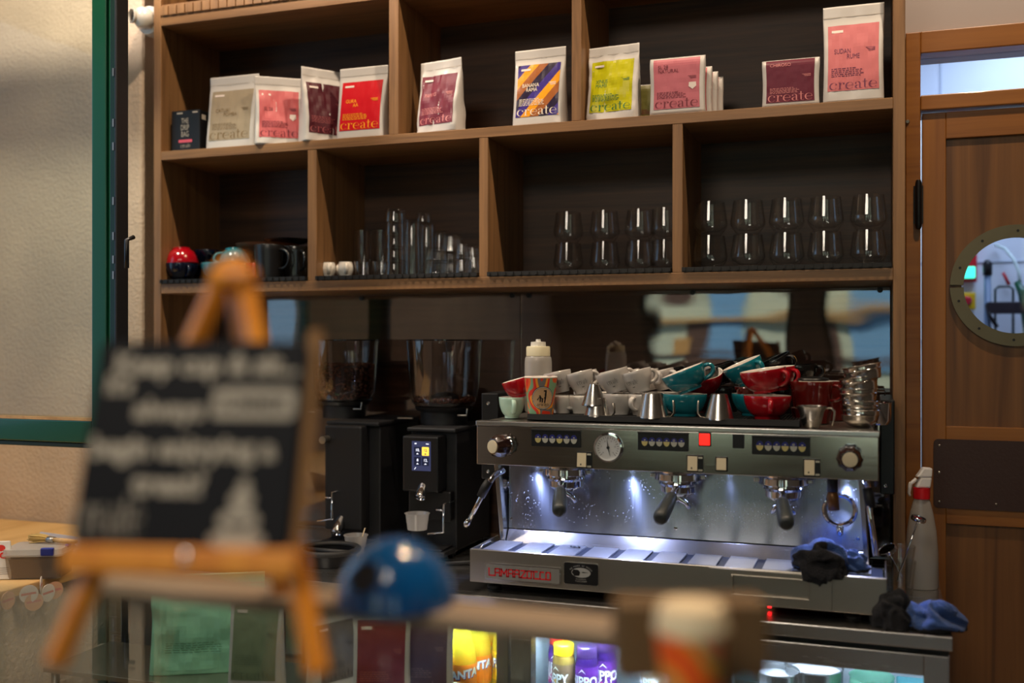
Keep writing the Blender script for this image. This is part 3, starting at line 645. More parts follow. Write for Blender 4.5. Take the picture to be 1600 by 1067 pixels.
def coffee_bag(label, px0, px1, zb, wid, h, Y, lc, tc, title, rz=0, folded=False, group='coffee bags on the top shelf', depth=.06, lab=(.11, .80), words='create', tpos=(.12, .56), crump=.0, badge=False, seed=0, lean=0, pos=None, tag_='coffee_bag'):
    c = P((px0+px1)/2, 200, Y) if pos is None else Vector(pos)
    t = thing('coffee_bag', label, 'coffee bag', (c.x, c.y, zb), group, rot=(lean, 0, rz))
    hw = wid/2
    def prof(s):
        if folded: return depth*.5*(1-max(0, (s-.8)/.2)**2.2)**.5 if s < 1 else .0
        if s > .87: return .0016
        return .0016+(depth/2)*(1-(s/.87)**1.7)
    def S(x, s, side=-1, e=0):
        d = prof(s); q = (1-abs(x)**7)**(1/7.) if abs(x) < 1 else 0
        nz = noise.noise(Vector((x*2.2+seed*3.1, s*3.4+seed, .3*side)))*.006*crump+noise.noise(Vector((x*5+seed, s*8, seed*.7)))*.0022*(.4+crump)
        k = min(1, d/.008); nar = 1-.03*math.sin(PI*min(1, s/.87))
        return Vector((x*hw*nar, side*(d*q+e)+nz*min(1, .3+k)*(1 if s > .04 else 0), s*h))
    nx, nz_ = 18, 26
    xs_ = [math.sin(PI/2*(2*i/nx-1)) for i in range(nx+1)]
    w = MB(); ss = [0]+[(k+.5)/nz_ for k in range(nz_)]+[1.]
    if folded: ss = [0]+[.8*k/12 for k in range(1, 13)]+[.8+.2*math.sin(PI/2*k/8) for k in range(1, 9)]
    rings = []
    for s in ss: rings.append([S(x, s, -1) for x in xs_]+[S(x, s, 1) for x in reversed(xs_[1:-1])])
    m = len(rings[0]); vs = [v for r_ in rings for v in r_]; fs = []
    for j in range(len(rings)-1):
        for k in range(m): fs.append((j*m+k, j*m+(k+1) % m, (j+1)*m+(k+1) % m, (j+1)*m+k))
    fs.append(tuple(range(m-1, -1, -1))); fs.append(tuple((len(rings)-1)*m+k for k in range(m)))
    w.add(vs, fs, 0, True); w.build('pouch', BAGW, t)
    if not folded:
        w = MB(); pr = [[S(x, s, -1, .001) for x in (-.99, -.5, 0, .5, .99)] for s in (.885, .892)]
        for i in range(4): w.add([pr[0][i], pr[0][i+1], pr[1][i+1], pr[1][i]], [(0, 1, 2, 3)])
        w.build('zip_line', mat('zip_line', (180, 172, 162), .5), t)
    l0, l1 = lab; wl = .84
    def fn(a, b, e=.0008):                 # a in -1..1 across, b in 0..1 up the label
        return S(a*wl, l0+(l1-l0)*b, -1, e)
    w = MB(); nx2, nz2 = 14, 20
    for i in range(nx2):
        for j in range(nz2):
            a0, a1, b0_, b1 = -1+2*i/nx2, -1+2*(i+1)/nx2, j/nz2, (j+1)/nz2
            w.add([fn(a0, b0_), fn(a1, b0_), fn(a1, b1), fn(a0, b1)], [(0, 1, 2, 3)], 0, True)
    asp = (wid*wl)/((l1-l0)*h)             # label width / height
    gx = [[fn(-1+2*i/nx2, j/nz2, .0008) for j in range(nz2+1)] for i in range(nx2+1)]
    def F2(a, b):                          # on the label's own facets, just proud of them
        u = min(max((a+1)/2*nx2, 0), nx2-1e-6); v = min(max(b*nz2, 0), nz2-1e-6); i, j = int(u), int(v); u -= i; v -= j
        q = (gx[i][j]*(1-u)+gx[i+1][j]*u)*(1-v)+(gx[i][j+1]*(1-u)+gx[i+1][j+1]*u)*v
        return q+Vector((0, -.0007, 0))
    w.serif(words, .135*asp, -.95, .025, F2, 1, width=1.9)
    if title:
        for j, (tt, dx) in enumerate(title): w.text(tt, .105, -1+2*tpos[0]+dx, tpos[1]-.085*j, F2, 1, 'l', sx=1.9, bold=.0)
    for j, (bw, bx) in enumerate(((.36, .5), (.3, .56), (.26, .6))): w.flat([[(bx, .62-.022*j), (bx+bw, .62-.022*j), (bx+bw, .629-.022*j), (bx, .629-.022*j)]], F2, 1)
    rr = random.Random(seed)
    for j in range(5):
        x = -.86
        while x < .3-.2*(j == 0):
            l_ = rr.uniform(.05, .16); w.flat([[(x, .325-.028*j), (x+l_, .325-.028*j), (x+l_, .336-.028*j), (x, .336-.028*j)]], F2, 1); x += l_+.035
    if not folded: w.flat([[(-.85, .885), (-.4, .885), (-.4, .925), (-.85, .925)]], F2, 2)
    if badge: w.flat([[(.55, .5), (.85, .5), (.87, .42), (.7, .36), (.53, .42)]], F2, 2)
    w.build('label_print', [lc, tc, mat('tag_white', (228, 214, 206), .5)], t)
    return t
zt = ZM1+.0005; YBG = 2.69
def bh(y0, y1, px, Y=2.665): return P(px, y0, Y).z-P(px, y1, Y).z
def bw(x0, x1, Y=2.665): return P(x1, 200, Y).x-P(x0, 200, Y).x
TXR = mat('text_dark_red', (110, 26, 44), .5); TXP = mat('text_pink', (214, 130, 130), .5); TXO = mat('text_orange', (250, 170, 20), .5)
coffee_bag('white coffee bag with a grey beige label, right of the black drip box', 330, 403, zt, .176, .226, 2.70, bagmat('label_greige', (160, 146, 124)), mat('text_khaki', (122, 98, 62), .5), [('CATUAI', 0), ('POMBA', .42)], rz=0, seed=1, crump=.3)
coffee_bag('white coffee bag with a dusty pink label, between the beige and maroon ones', 403, 468, zt, .142, .208, 2.70, bagmat('label_rose', (196, 96, 100)), TXR, [('SL 28', 0)], rz=.62, seed=2, crump=.9, badge=True, lab=(.1, .8))
coffee_bag('tilted white coffee bag with a very dark maroon label, left of the red one', 480, 532, zt, .145, .222, 2.715, bagmat('label_maroon_dark', (78, 22, 34)), mat('text_dull_rose', (160, 80, 84), .5), [('', 0)], rz=.95, seed=3, crump=.9)
coffee_bag('white coffee bag with a bright red label and orange letters', 530, 607.5, zt, bw(530.5, 607, 2.66), .212, 2.695, bagmat('label_red', (198, 6, 26)), TXO, [('GURA', 0), ('AA', .38)], rz=0, seed=4)
coffee_bag('crumpled white coffee bag with a maroon label, alone in the middle compartment at left', 652, 727, zt, .140, .209, 2.695, bagmat('label_maroon', (116, 42, 60)), TXP, [('PAPAYO', 0)], rz=-.18, seed=5, crump=1.2)
coffee_bag('white coffee bag with a navy, orange and brown striped label', 803, 886, zt, bw(803.5, 885), .214, 2.695, stripes('label_stripes'), mat('text_cream', (240, 228, 210), .5), [('BANANA', 0), ('RAMA', .2)], rz=-.04, seed=6, crump=.2)
coffee_bag('crinkled white coffee bag with a lime yellow label and green letters', 918, 1001, zt, .143, .204, 2.70, bagmat('label_lime', (186, 182, 16), .3), mat('text_green', (16, 110, 60), .5), [('XINUS', 0), ('MAMII', 0)], rz=-.1, seed=7, crump=1.1)
for k, (dx, hh) in enumerate(((0, .152), (.011, .132), (.020, .128), (.029, .125))):
    coffee_bag(['folded short coffee bag with a pink label and white badge, frontmost of its row', 'folded coffee bag directly behind the front pink one', 'folded coffee bag, third back in the row behind the pink one', 'folded coffee bag, last in the row behind the pink one'][k], 1014, 1100, zt, .145, hh, 2.685, MC['label_rose'] if k else bagmat('label_pink', (190, 104, 116)), TXR, [('SL 28', 0), ('NATURAL', 0)], folded=True, depth=.036, lab=(.1, .96), tpos=(.1, .8), seed=8+k, badge=True, group='coffee bags on the top shelf', pos=(P(1059, 150, 2.68).x+dx, 2.68+.042*k, 0))
coffee_bag('folded coffee bag with a greenish label, half hidden behind the lime one', 990, 1030, zt, .10, .118, 2.80, mat('label_olive', (96, 92, 40), .4), TXR, [('', 0)], folded=True, depth=.03, lab=(.1, .96), seed=21)
coffee_bag('folded short coffee bag with a dark maroon label, left of the tallest bag', 1190, 1281, zt, bw(1190, 1281), .122, 2.685, bagmat('label_wine', (100, 26, 48)), TXP, [('CHIROSO', 0)], folded=True, depth=.036, lab=(.09, .97), tpos=(.08, .84), seed=13)
coffee_bag('tallest white coffee bag with a salmon pink label, at the right end', 1284, 1383, zt, bw(1286, 1383), .245, 2.695, bagmat('label_salmon', (200, 112, 116)), mat('text_purple', (110, 40, 78), .5), [('SUDAN', 0), ('RUME', .5)], rz=0, seed=14, crump=.4, depth=.07)
# drip bag box
bx = P(268, 200, 2.68); bx1 = P(312, 200, 2.68)
t = thing('drip_bag_box', 'black carton of drip bags with white lettering at the left end of the top shelf', 'box', (bx.x, 2.68, zt))
bwid = bx1.x-bx.x; bh_ = .129
MB().box(0, bwid, 0, .08, 0, bh_).build('carton', mat('black_card', (17, 16, 19), .45), t, bevel=.0015)
w = MB(); fb = lambda a, b: (a, -.0008, b)
for j, s_ in enumerate(('THE', 'DRIP', 'BAG')): w.text(s_, .024, bwid*.48, .088-.0205*j, fb, 0, sx=.62, bold=.0)
w.serif('create', .009, bwid*.33, .013, fb, 0, width=bwid*.36); w.flat([rrect(bwid*.26, bwid*.74, .029, .038, .003)], fb, 1)
w.flat([[(bwid*.2, .118), (bwid*.4, .118), (bwid*.4, .123), (bwid*.2, .123)], [(bwid*.75, .119), (bwid*.93, .119), (bwid*.93, .124), (bwid*.75, .124)]], fb, 0)
MB().add([(bwid+.0008, .01, .1), (bwid+.0008, .03, .1), (bwid+.0008, .03, .115), (bwid+.0008, .01, .115)], [(0, 1, 2, 3)], 0).build('side_sticker', mat('carton_print', (190, 180, 165), .5), t)
w.build('printed_front', [mat('carton_print', (190, 180, 165), .5), mat('carton_pink', (220, 90, 110), .5)], t)
# ================================================================== espresso machine
YP = 2.36                                   # front face of the control panel
mx0, mx1 = -.928, .004; zp1, zp0 = P(742, 657, YP).z, P(1372, 752, YP).z
zt1, zt0 = 1.0, .921; tx0, tx1 = -.926, .020; YT = 2.31
mo = (-.45, 2.5, ZK)
E = thing('espresso_machine', 'three-group stainless espresso machine with red lettering on its drip tray', 'espresso machine', mo)
def mp(name, mats, fn, bevel=0, parent=E, **k):
    w = MB(mo); fn(w); return w.build(name, mats, parent, bevel, **k)
BY = 2.87
mp('body', STEELD, lambda w: (w.box(mx0+.01, mx1-.01, YP+.012, BY, zp1-.03, zp1-.002), w.box(mx0+.03, mx1-.03, 2.56, BY, .96, zp1-.03)), .002)
mp('base', BLKM, lambda w: w.box(tx0+.035, tx1-.03, YT+.06, BY-.02, ZK+.012, .93))
for fx_ in (tx0+.045, tx1-.07):
    for fy_ in (YT+.05, BY-.06): mp('foot', BLKR, lambda w: w.lathe([(0, 0), (.018, 0), (.018, .006), (.012, .012), (.012, .026), (0, .026)], 16, c=(fx_, fy_, ZK+.0005)))
# control panel: a shallow folded sheet with a top lip
pan = mp('control_panel', [PANELM, STEEL], lambda w: (w.box(mx0, mx1, YP, YP+.012, zp0, zp1-.012, 0), w.box(mx0-.002, mx1+.002, YP-.002, YP+.03, zp1-.012, zp1, 1), w.box(mx0, mx1, YP+.012, YP+.10, zp0, zp0+.004, 1)), .002)
def ppx(px, py, y=YP): return P(px, py, y)
# black side plates
for a, b in ((752, 778), (1375, 1398)):
    x0, x1 = P(a, 640, 2.6).x, P(b, 640, 2.6).x; za, zb = P(a, 614 if a < 1000 else 625, 2.6).z, P(a, 748 if a < 1000 else 772, 2.6).z
    pl = mp('side_plate', BLK, lambda w: w.box(x0, x1, 2.6, BY+.01, zb, za), .003)
    for z in (za-.028, zb+.02):
        mp('screw', CHROME, lambda w: w.lathe([(0, 0), (.0055, 0), (.004, .003), (.002, .0035), (.0018, .001), (0, .001)], 12, M=Matrix.Translation(((x0+x1)/2-.004, 2.6, z)) @ Mx), 0, pl)
mp('top_rail', CHROME, lambda w: w.tube([(x0+.012, 2.82, 1.352), (x0+.012, 2.82, 1.372), (-.97, 2.82, 1.372), (-.97, 2.82, 1.352)], .004, 8))
# splash panel behind the groups, leaning, and curved lower apron
sy0, sy1 = 2.5015, 2.50; sxl, sxr = P(793, 830, 2.5).x+.004, P(1350, 830, 2.5).x; zs0 = P(1000, 836, 2.51).z
def splash(w):
    w.hexa([(sxl, sy1, zs0), (sxr, sy1, zs0), (sxr, sy1+.006, zs0), (sxl, sy1+.006, zs0)], [(sxl, sy0, zp0+.02), (sxr, sy0, zp0+.02), (sxr, sy0+.006, zp0+.02), (sxl, sy0+.006, zp0+.02)], 0)
spl = mp('splash_panel', SPLASH, splash)
mp('apron', STEEL, lambda w: w.hexa([(sxl, 2.474, .985), (sxr, 2.474, .985), (sxr, 2.482, .985), (sxl, 2.482, .985)], [(sxl, sy1-.001, zs0-.003), (sxr, sy1-.001, zs0-.003), (sxr, sy1+.007, zs0-.003), (sxl, sy1+.007, zs0-.003)]), .001)
for px, py in ((799, 810), (1056, 825), (1341, 841)):
    q = P(px, py, 2.503); mp('rivet', CHROME, lambda w: w.lathe([(0, 0), (.006, 0), (.0045, .0035), (0, .004)], 14, M=Matrix.Translation((q.x, 2.503, q.z)) @ Mx), 0, spl)
for x in (sxl-.012, sxr+.001):
    mp('side_bracket', STEELV, lambda w: w.hexa([(x, 2.47, .985), (x+.011, 2.47, .985), (x+.011, 2.53, .985), (x, 2.53, .985)], [(x-.014, 2.455, zp0+.01), (x-.003, 2.455, zp0+.01), (x+.0, 2.57, zp0+.01), (x-.014, 2.57, zp0+.01)]), .001)
# drip tray
def tray(w):
    w.box(tx0, tx1, YT, YT+.004, zt0, zt1); w.box(tx0, tx0+.004, YT+.004, 2.50, zt0, zt1); w.box(tx1-.004, tx1, YT+.004, 2.50, zt0, zt1)
    w.box(tx0+.004, tx1-.004, YT+.004, 2.50, zt0, zt0+.004); w.box(tx0+.004, tx1-.004, 2.474, 2.5, .978, .984)
    w.box(tx0+.004, tx1-.004, YT+.004, YT+.010, zt1-.004, zt1)
TR = mp('drip_tray', STEELD, tray, .0015)
def grate(w):
    n = 11; x0, x1 = tx0+.02, tx1-.012; st_ = (x1-x0)/n
    for k in range(n):
        a = x0+st_*k; m = 15
        for j in range(m): yy = YT+.014+(2.466-YT-.014)*j/m; w.box(a, a+st_*.76, yy, yy+.0078, zt1-.010, zt1-.006, 0)
    w.box(tx0+.008, tx1-.008, YT+.012, 2.470, zt1-.016, zt1-.0105, 1)
mp('drip_grate', [metalmat('grate_steel', (215, 215, 218), .38, 0, .1), mat('tray_dark', (56, 60, 74), .4, .6)], grate, 0, TR)
mp('grate_handle', STEEL, lambda w: w.tube([(tx0+.014, YT+.03, zt1-.006), (tx0+.014, YT+.05, zt1+.001), (tx0+.014, YT+.10, zt1+.001), (tx0+.014, YT+.12, zt1-.006)], .0025, 6), 0, TR)
mp('coffee_crumbs', mat('wet_grounds', (20, 12, 8), .7), lambda w: [w.lathe([(0, -.002), (r, 0), (0, .002)], 7, c=(-.70+dx, 2.435+dy, zt1-.004)) for dx, dy, r in ((0, 0, .007), (.01, .004, .005), (-.009, .003, .004), (.014, -.004, .003))], 0, TR)
# drawer front with recess at the right of the tray
da, db = P(1108, 900, YT).x, P(1300, 900, YT).x; ra, rb = P(1146, 905, YT).x, P(1263, 920, YT).x
rz1, rz0 = .984, .945
def drawer(w):
    y0, y1 = YT-.006, YT-.0005
    w.box(da, ra, y0, y1, zt0+.002, zt1-.002); w.box(rb, db, y0, y1, zt0+.002, zt1-.002); w.box(ra, rb, y0, y1, rz1, zt1-.002); w.box(ra, rb, y0, y1, zt0+.002, rz0)
    w.box(ra, rb, y1-.001, y1, rz0, rz1)
    for a_, b_, c_, d_ in ((ra-.004, rb+.004, rz1, rz1+.003), (ra-.004, rb+.004, rz0-.003, rz0), (ra-.004, ra, rz0, rz1), (rb, rb+.004, rz0, rz1)): w.box(a_, b_, y0-.0035, y0, c_, d_)
mp('tray_drawer', STEELD, drawer, .0015, TR)
# badges
q0, q1 = P(758, 905, YT), P(877, 890, YT)
bz0, bz1 = P(760, 905, YT).z, P(760, 878, YT).z
yb = YT-.003; f0 = fyz(yb-.0006)
def badge(w):
    w.prism(rrect(q0.x, q1.x, bz0, bz1, .004), yb, YT-.0003, 0)
    w.prism(rrect(q0.x+.004, q1.x-.004, bz0+.004, bz1-.004, .002), yb-.0004, yb, 1)
    W_ = q1.x-q0.x; hL = (bz1-bz0)*.40
    w.stroke('LAMARZOCCQ', hL, q0.x+W_*.06, bz0+(bz1-bz0)*.28, f0, 2, th=.2, sx=W_*.86/(hL*10.3), adv=1.0)
mp('maker_badge', [STEEL, mat('badge_silver', (150, 148, 142), .35, .5), mat('letter_red', (214, 16, 30), .4)], badge, 0, TR)
e0, e1 = P(881, 905, YT).x, P(936, 905, YT).x; ez0, ez1 = P(881, 911.5, YT).z, P(881, 877, YT).z; ecx, ecz = (e0+e1)/2, (ez0+ez1)/2
def emblem(w):
    w.prism(rrect(e0, e1, ez0, ez1, .006), yb, YT-.0003, 0); w.prism(rrect(e0+.0014, e1-.0014, ez0+.0014, ez1-.0014, .005), yb-.0004, yb, 1)
    w.flat([[(ecx+.023*math.cos(k*PI/16), ecz+.003+.0115*math.sin(k*PI/16)) for k in range(32)]], f0, 2)
    f1 = fyz(yb-.0009); w.flat([[(ecx-.022, ecz+.003), (ecx-.018, ecz+.010), (ecx-.006, ecz+.009), (ecx-.002, ecz+.004), (ecx-.004, ecz-.004), (ecx-.016, ecz-.005)]], f1, 1)
    w.flat([[(ecx+.0, ecz+.004), (ecx+.006, ecz+.0055), (ecx+.019, ecz+.004), (ecx+.006, ecz+.003)]], f1, 1)
    s_ = 'THE POWER OF MUSCLE'
    for k, ch in enumerate(s_):
        if ch == ' ': continue
        a = math.radians(158-136*k/(len(s_)-1)); cx, cz = ecx+.0265*math.cos(a), ecz+.002+.0155*math.sin(a); an = (a-PI/2)*.7
        w.text(ch, .0048, 0, 0, lambda x, z: (cx+x*math.cos(an)-z*math.sin(an), yb-.0007, cz+x*math.sin(an)+z*math.cos(an)), 2, 'c')
    w.text('IN FLORENCE', .004, ecx, ecz-.0135, f0, 2); w.text('TUSCANY', .0052, ecx, ecz-.0188, f0, 2, spacing=1.3)
mp('emblem_badge', [STEEL, BLK, mat('emblem_silver', (176, 176, 172), .4, .3)], emblem, 0, TR)
mp('status_light', mat('red_led', (255, 20, 30), .4, emit=6), lambda w: w.box(P(1203, 955, 2.37).x-.004, P(1203, 955, 2.37).x+.004, 2.362, 2.3695, ZK+.006, ZK+.012))
# keypads
INK = mat('pad_blue', (34, 38, 120), .4); PADY = mat('pad_yellow', (206, 190, 120), .4); PADW = mat('pad_white', (190, 188, 170), .4); CREAM = mat('switch_cream', (214, 200, 166), .4)
for n_, (a, b, ya, yb_) in enumerate(((831, 908, 671, 698), (997, 1076, 675, 704), (1175, 1266, 681, 711))):
    p0, p1 = ppx(a, yb_), ppx(b, ya); za, zb = ppx((a+b)/2, yb_).z, ppx((a+b)/2, ya).z
    kp1 = mp('keypad', BLK, lambda w: (w.prism(rrect(p0.x, p1.x, za, zb, .002), YP-.004, YP-.0003), w.box(p0.x, p1.x, YP-.008, YP-.004, zb-.0035, zb)), .001)
    wd = p1.x-p0.x; cz = (za+zb)/2-.002
    for k in range(6):
        cx = p0.x+wd*(.14+.145*k)
        def btn(w):
            rr_ = wd*.062; top = [(cx+rr_*math.cos(t_*PI/10), cz+.0015+rr_*1.25*math.sin(t_*PI/10)) for t_ in range(11)]; bot = [(cx+rr_*math.cos(PI+t_*PI/10), cz+.0015+rr_*1.5*math.sin(PI+t_*PI/10)) for t_ in range(11)]
            w.prism(top, YP-.0052, YP-.004, 0); w.prism(bot, YP-.0052, YP-.004, 1)
            f2 = fyz(YP-.0055)
            if k == 4: w.flat([[(cx+.0028*math.cos(t_*PI/6), cz+.005+.0028*math.sin(t_*PI/6)) for t_ in range(12)]], f2, 2); w.flat([[(cx+.0014*math.cos(t_*PI/6), cz+.005+.0014*math.sin(t_*PI/6)) for t_ in range(12)]], fyz(YP-.0058), 0)
            else: w.flat([[(cx-.002, cz+.0035), (cx+.002, cz+.003), (cx+.0025, cz+.0055), (cx-.001, cz+.0062)]], f2, 2)
        mp('button', [INK, PADY if k in (0, 3) or (k == 5 and n_ == 2) else PADW, PADW], btn, 0, kp1)
# rocker switches
for a, b, ya, yb_, wide in ((901, 925, 705, 731, 1), (1073, 1099, 710, 737, 1), (1118, 1137, 713, 736, 0), (1255, 1282, 716, 744, 1)):
    p0, p1 = ppx(a, yb_), ppx(b, ya); za = ppx(a, yb_).z; zb = ppx(a, ya).z
    sw = mp('rocker_switch', BLK, lambda w: w.prism(rrect(p0.x, p1.x, za, zb, .0015), YP-.004, YP-.0003), .0008)
    xe = p0.x+(p1.x-p0.x)*(.66 if wide else .9)
    def rk(w):
        w.hexa([(p0.x+.003, YP-.0085, za+.004), (xe, YP-.0085, za+.004), (xe, YP-.004, za+.004), (p0.x+.003, YP-.004, za+.004)], [(p0.x+.003, YP-.0055, zb-.003), (xe, YP-.0055, zb-.003), (xe, YP-.004, zb-.003), (p0.x+.003, YP-.004, zb-.003)], 0)
        if wide:
            w.box(xe+.002, p1.x-.0015, YP-.0046, YP-.004, zb-.008, zb-.004, 1); w.box(xe+.002, p1.x-.0015, YP-.0046, YP-.004, za+.003, za+.007, 1)
            q_ = (p0.x+xe)/2; w.flat([[(q_-.002, za+.008), (q_+.002, za+.008), (q_+.001, za+.012), (q_-.001, za+.012)]], fyz(YP-.0084), 2)
    mp('rocker', [CREAM, PADW, BLK], rk, 0, sw)
p0, p1 = ppx(1092, 697), ppx(1111, 675)
pl = mp('power_light', BLK, lambda w: w.box(p0.x, p1.x, YP-.004, YP-.0003, p0.z, ppx(1092, 675).z), .001)
mp('lens', mat('red_lens', (255, 30, 22), .3, emit=2.0), lambda w: w.box(p0.x+.002, p1.x-.002, YP-.006, YP-.004, p0.z+.003, ppx(1092, 675).z-.003), .001, pl)
p0, p1 = ppx(1145, 700), ppx(1163, 678); mp('blank_switch', BLK, lambda w: w.box(p0.x, p1.x, YP-.005, YP-.0003, p0.z, ppx(1145, 678).z), .001)
# pressure gauge
gq = ppx(951, 699); GM = Matrix.Translation((gq.x, YP, gq.z)) @ Mx
ga = mp('pressure_gauge', CHROME, lambda w: w.lathe([(0, 0), (.035, 0), (.0355, .004), (.034, .009), (.0305, .0095), (.030, .005), (0, .0045)], 48, M=GM))
def dial(w):
    w.lathe([(0, .0058), (.0302, .0058)], 40, 0, M=GM)
    f2 = fyz(YP-.0063); c = (gq.x, gq.z)
    for k in range(21):
        a = math.radians(225-270*k/20); l = .004 if k % 5 else .006
        ca, sa = math.cos(a), math.sin(a); r0, r1, h = .026-l, .026, .0005
        w.flat([[(c[0]+r0*ca-h*sa, c[1]+r0*sa+h*ca), (c[0]+r1*ca-h*sa, c[1]+r1*sa+h*ca), (c[0]+r1*ca+h*sa, c[1]+r1*sa-h*ca), (c[0]+r0*ca+h*sa, c[1]+r0*sa-h*ca)]], f2, 1)
        if k % 4 == 0: w.text(str(k*3//4), .0048, c[0]+.0165*ca, c[1]+.0165*sa-.0016, f2, 1)
    for a, l in ((math.radians(97), .024), (math.radians(-76), .022)):
        ca, sa = math.cos(a), math.sin(a); w.flat([[(c[0]-.0015*sa, c[1]+.0015*ca), (c[0]+l*ca, c[1]+l*sa), (c[0]+.0015*sa, c[1]-.0015*ca)]], fyz(YP-.0068), 1)
    w.lathe([(0, .0078), (.0035, .0072), (.0038, .005)], 16, 1, M=GM)
mp('dial', [mat('dial_face', (206, 206, 202), .5), BLK], dial, 0, ga)
# steam knobs
for px, py, tilt in ((773, 697, -.45), (1327, 717, .04)):
    q = ppx(px, py, YP-.035); M_ = Matrix.Translation((q.x+(.02 if px < 900 else 0), YP, q.z+.0)) @ Matrix.Rotation(tilt*.9, 4, 'Z') @ Mx
    mp('knob_collar', CHROME, lambda w: w.lathe([(0, 0), (.022, 0), (.022, .006), (.014, .012), (0, .012)], 24, M=M_))
    kn = mp('steam_knob', mat('knob_brown', (38, 22, 18), .18, coat=.6), lambda w: w.lathe([(.001, .010), (.02, .010), (.0265, .016), (.0275, .03), (.024, .044), (.019, .052), (.001, .053)], 48, flute=.045, nfl=10, M=M_))
    mp('knob_cap', CREAM, lambda w: w.lathe([(0, .0555), (.0155, .0545), (.016, .051)], 24, M=M_), 0, kn)
# groups and portafilters
GREYH = mat('handle_rubber', (44, 50, 52), .42)
for (gx, hx, hy, ty) in ((884, 874, 800, 2.272), (1060, 1030, 812, 2.268), (1224, 1229, 820, 2.258)):
    g = P(gx, 745, 2.44); zg = zp0-.002
    gr = mp('group_head', CHROME, lambda w: w.lathe([(.001, zp0+.02), (.048, zp0+.02), (.048, zg-.005), (.056, zg-.008), (.057, zg-.022), (.05, zg-.026), (.001, zg-.026)], 40, c=(g.x, 2.44, 0)))
    pf = mp('portafilter', CHROME, lambda w: (w.lathe([(.001, zg-.0265), (.045, zg-.0265), (.047, zg-.032), (.041, zg-.038), (.040, zg-.052), (.03, zg-.060), (.001, zg-.062)], 36, c=(g.x, 2.44, 0)),
        w.tube([(g.x-.0, 2.44, zg-.058), (g.x-.002, 2.44, zg-.07), (g.x-.018, 2.44, zg-.078), (g.x-.026, 2.44, zg-.092)], [.009, .008, .0065, .0055], 10), w.tube([(g.x, 2.44, zg-.058), (g.x+.002, 2.44, zg-.07), (g.x+.018, 2.44, zg-.078), (g.x+.026, 2.44, zg-.092)], [.009, .008, .0065, .0055], 10)))
    tip = P(hx, hy, ty); a = Vector((g.x, 2.44-.045, zg-.044)); d = tip-a
    mp('neck', CHROME, lambda w: w.tube([a+d*-.08, a+d*.12, a+d*.24], [.009, .008, .010], 12), 0, pf)
    mp('handle', GREYH, lambda w: w.tube([a+d*.2, a+d*.23, a+d*.3, a+d*.5, a+d*.75, a+d*.93, a+d*.985, a+d], [.009, .0135, .014, .0165, .0175, .017, .014, .008], 20), 0, pf)
    for s_ in (-1, 1): mp('ear', STEEL, lambda w: w.box(g.x+s_*.058-.008, g.x+s_*.058+.008, 2.43, 2.45, zg-.020, zg-.010), .002, gr)
# steam wands
L_ = lambda *pts: [P(*p) for p in pts]
sw = mp('steam_wand', CHROME, lambda w: w.tube(L_((786, 735, 2.40), (773, 742, 2.37), (762, 757, 2.34), (750, 780, 2.335), (731, 817, 2.33)), [.008, .008, .0075, .006, .0055], 14))
mp('wand_grip', BLKR, lambda w: w.tube(L_((764, 752, 2.34), (758, 762, 2.338), (751, 776, 2.336)), [.0105, .0115, .0105], 14), 0, sw)
mp('wand_tip', CHROME, lambda w: w.tube(L_((733, 812, 2.33), (729, 818, 2.33), (727, 823, 2.33)), [.0065, .0085, .005], 12), 0, sw)
sw = mp('steam_wand', CHROME, lambda w: w.tube(L_((1352, 745, 2.42), (1357, 770, 2.40), (1359, 800, 2.39), (1369, 868, 2.38)), [.008, .008, .006, .0065], 14))
mp('wand_grip', BLKR, lambda w: w.tube(L_((1355, 762, 2.40), (1358, 778, 2.398), (1361, 793, 2.396)), [.0105, .0115, .0105], 14), 0, sw)
# hot water tap, round mirror bracket, toggle plate
hw_ = mp('hot_water_tap', BLK, lambda w: w.tube(L_((1301, 742, 2.40), (1301, 768, 2.40)), [.012, .012], 14))
mp('tap_nozzle', mat('amber_tube', (110, 72, 34), .3, .4), lambda w: w.tube(L_((1301, 766, 2.40), (1301, 775, 2.40), (1303, 797, 2.40)), [.009, .013, .012], 16), 0, hw_)
rq = P(1312, 797, 2.49); RM = Matrix.Translation((rq.x, 2.49, rq.z)) @ Mx
def ringf(w):
    prof = [(.0345+.0055*math.cos(k*PI/4), .0055*math.sin(k*PI/4)) for k in range(9)]; w.lathe(prof, 40, M=RM)
    w.tube([(rq.x, 2.49, rq.z-.037), (rq.x+.001, 2.49, rq.z-.056)], [.009, .007], 12)
rg = mp('ring_bracket', CHROME, ringf)
mp('screw', CHROME, lambda w: w.lathe([(0, 0), (.007, 0), (.005, .004), (0, .0045)], 14, M=Matrix.Translation((rq.x+.001, 2.483, rq.z-.052)) @ Mx), 0, rg)
tq = P(803, 756, 2.53)
tp = mp('brew_switch', BLK, lambda w: w.prism(rrect(tq.x-.02, tq.x+.016, tq.z-.022, tq.z+.02, .003), 2.515, 2.5275), .001)
mp('dome', CHROME, lambda w: w.lathe([(0, .012), (.008, .010), (.014, .004), (.016, 0), (0, 0)], 20, M=Matrix.Translation((tq.x-.002, 2.515, tq.z)) @ Mx), 0, tp)
# work lights under the panel
for i, (px, y) in enumerate(((826, 2.47), (978, 2.47), (1135, 2.475), (1322, 2.475))):
    q = P(px, 745, y); mp('work_light', mat('work_led', (190, 210, 255), .5, emit=30), lambda w: w.lathe([(0, 0), (.006, 0), (.006, .004), (0, .004)], 12, c=(q.x, y-.002, zp0-.004)))
    lo = lamp('tray_lamp', 'SPOT', (q.x, y-.008, zp0-.010), (q.x+.01, y-.02, 1.0), (5.5, 5.5, .3, 5.0)[i], (.42, .52, 1), .006, cone=2.2, blend=.7); lo.parent = E; lo.matrix_parent_inverse = Matrix.Translation(-Vector(mo))
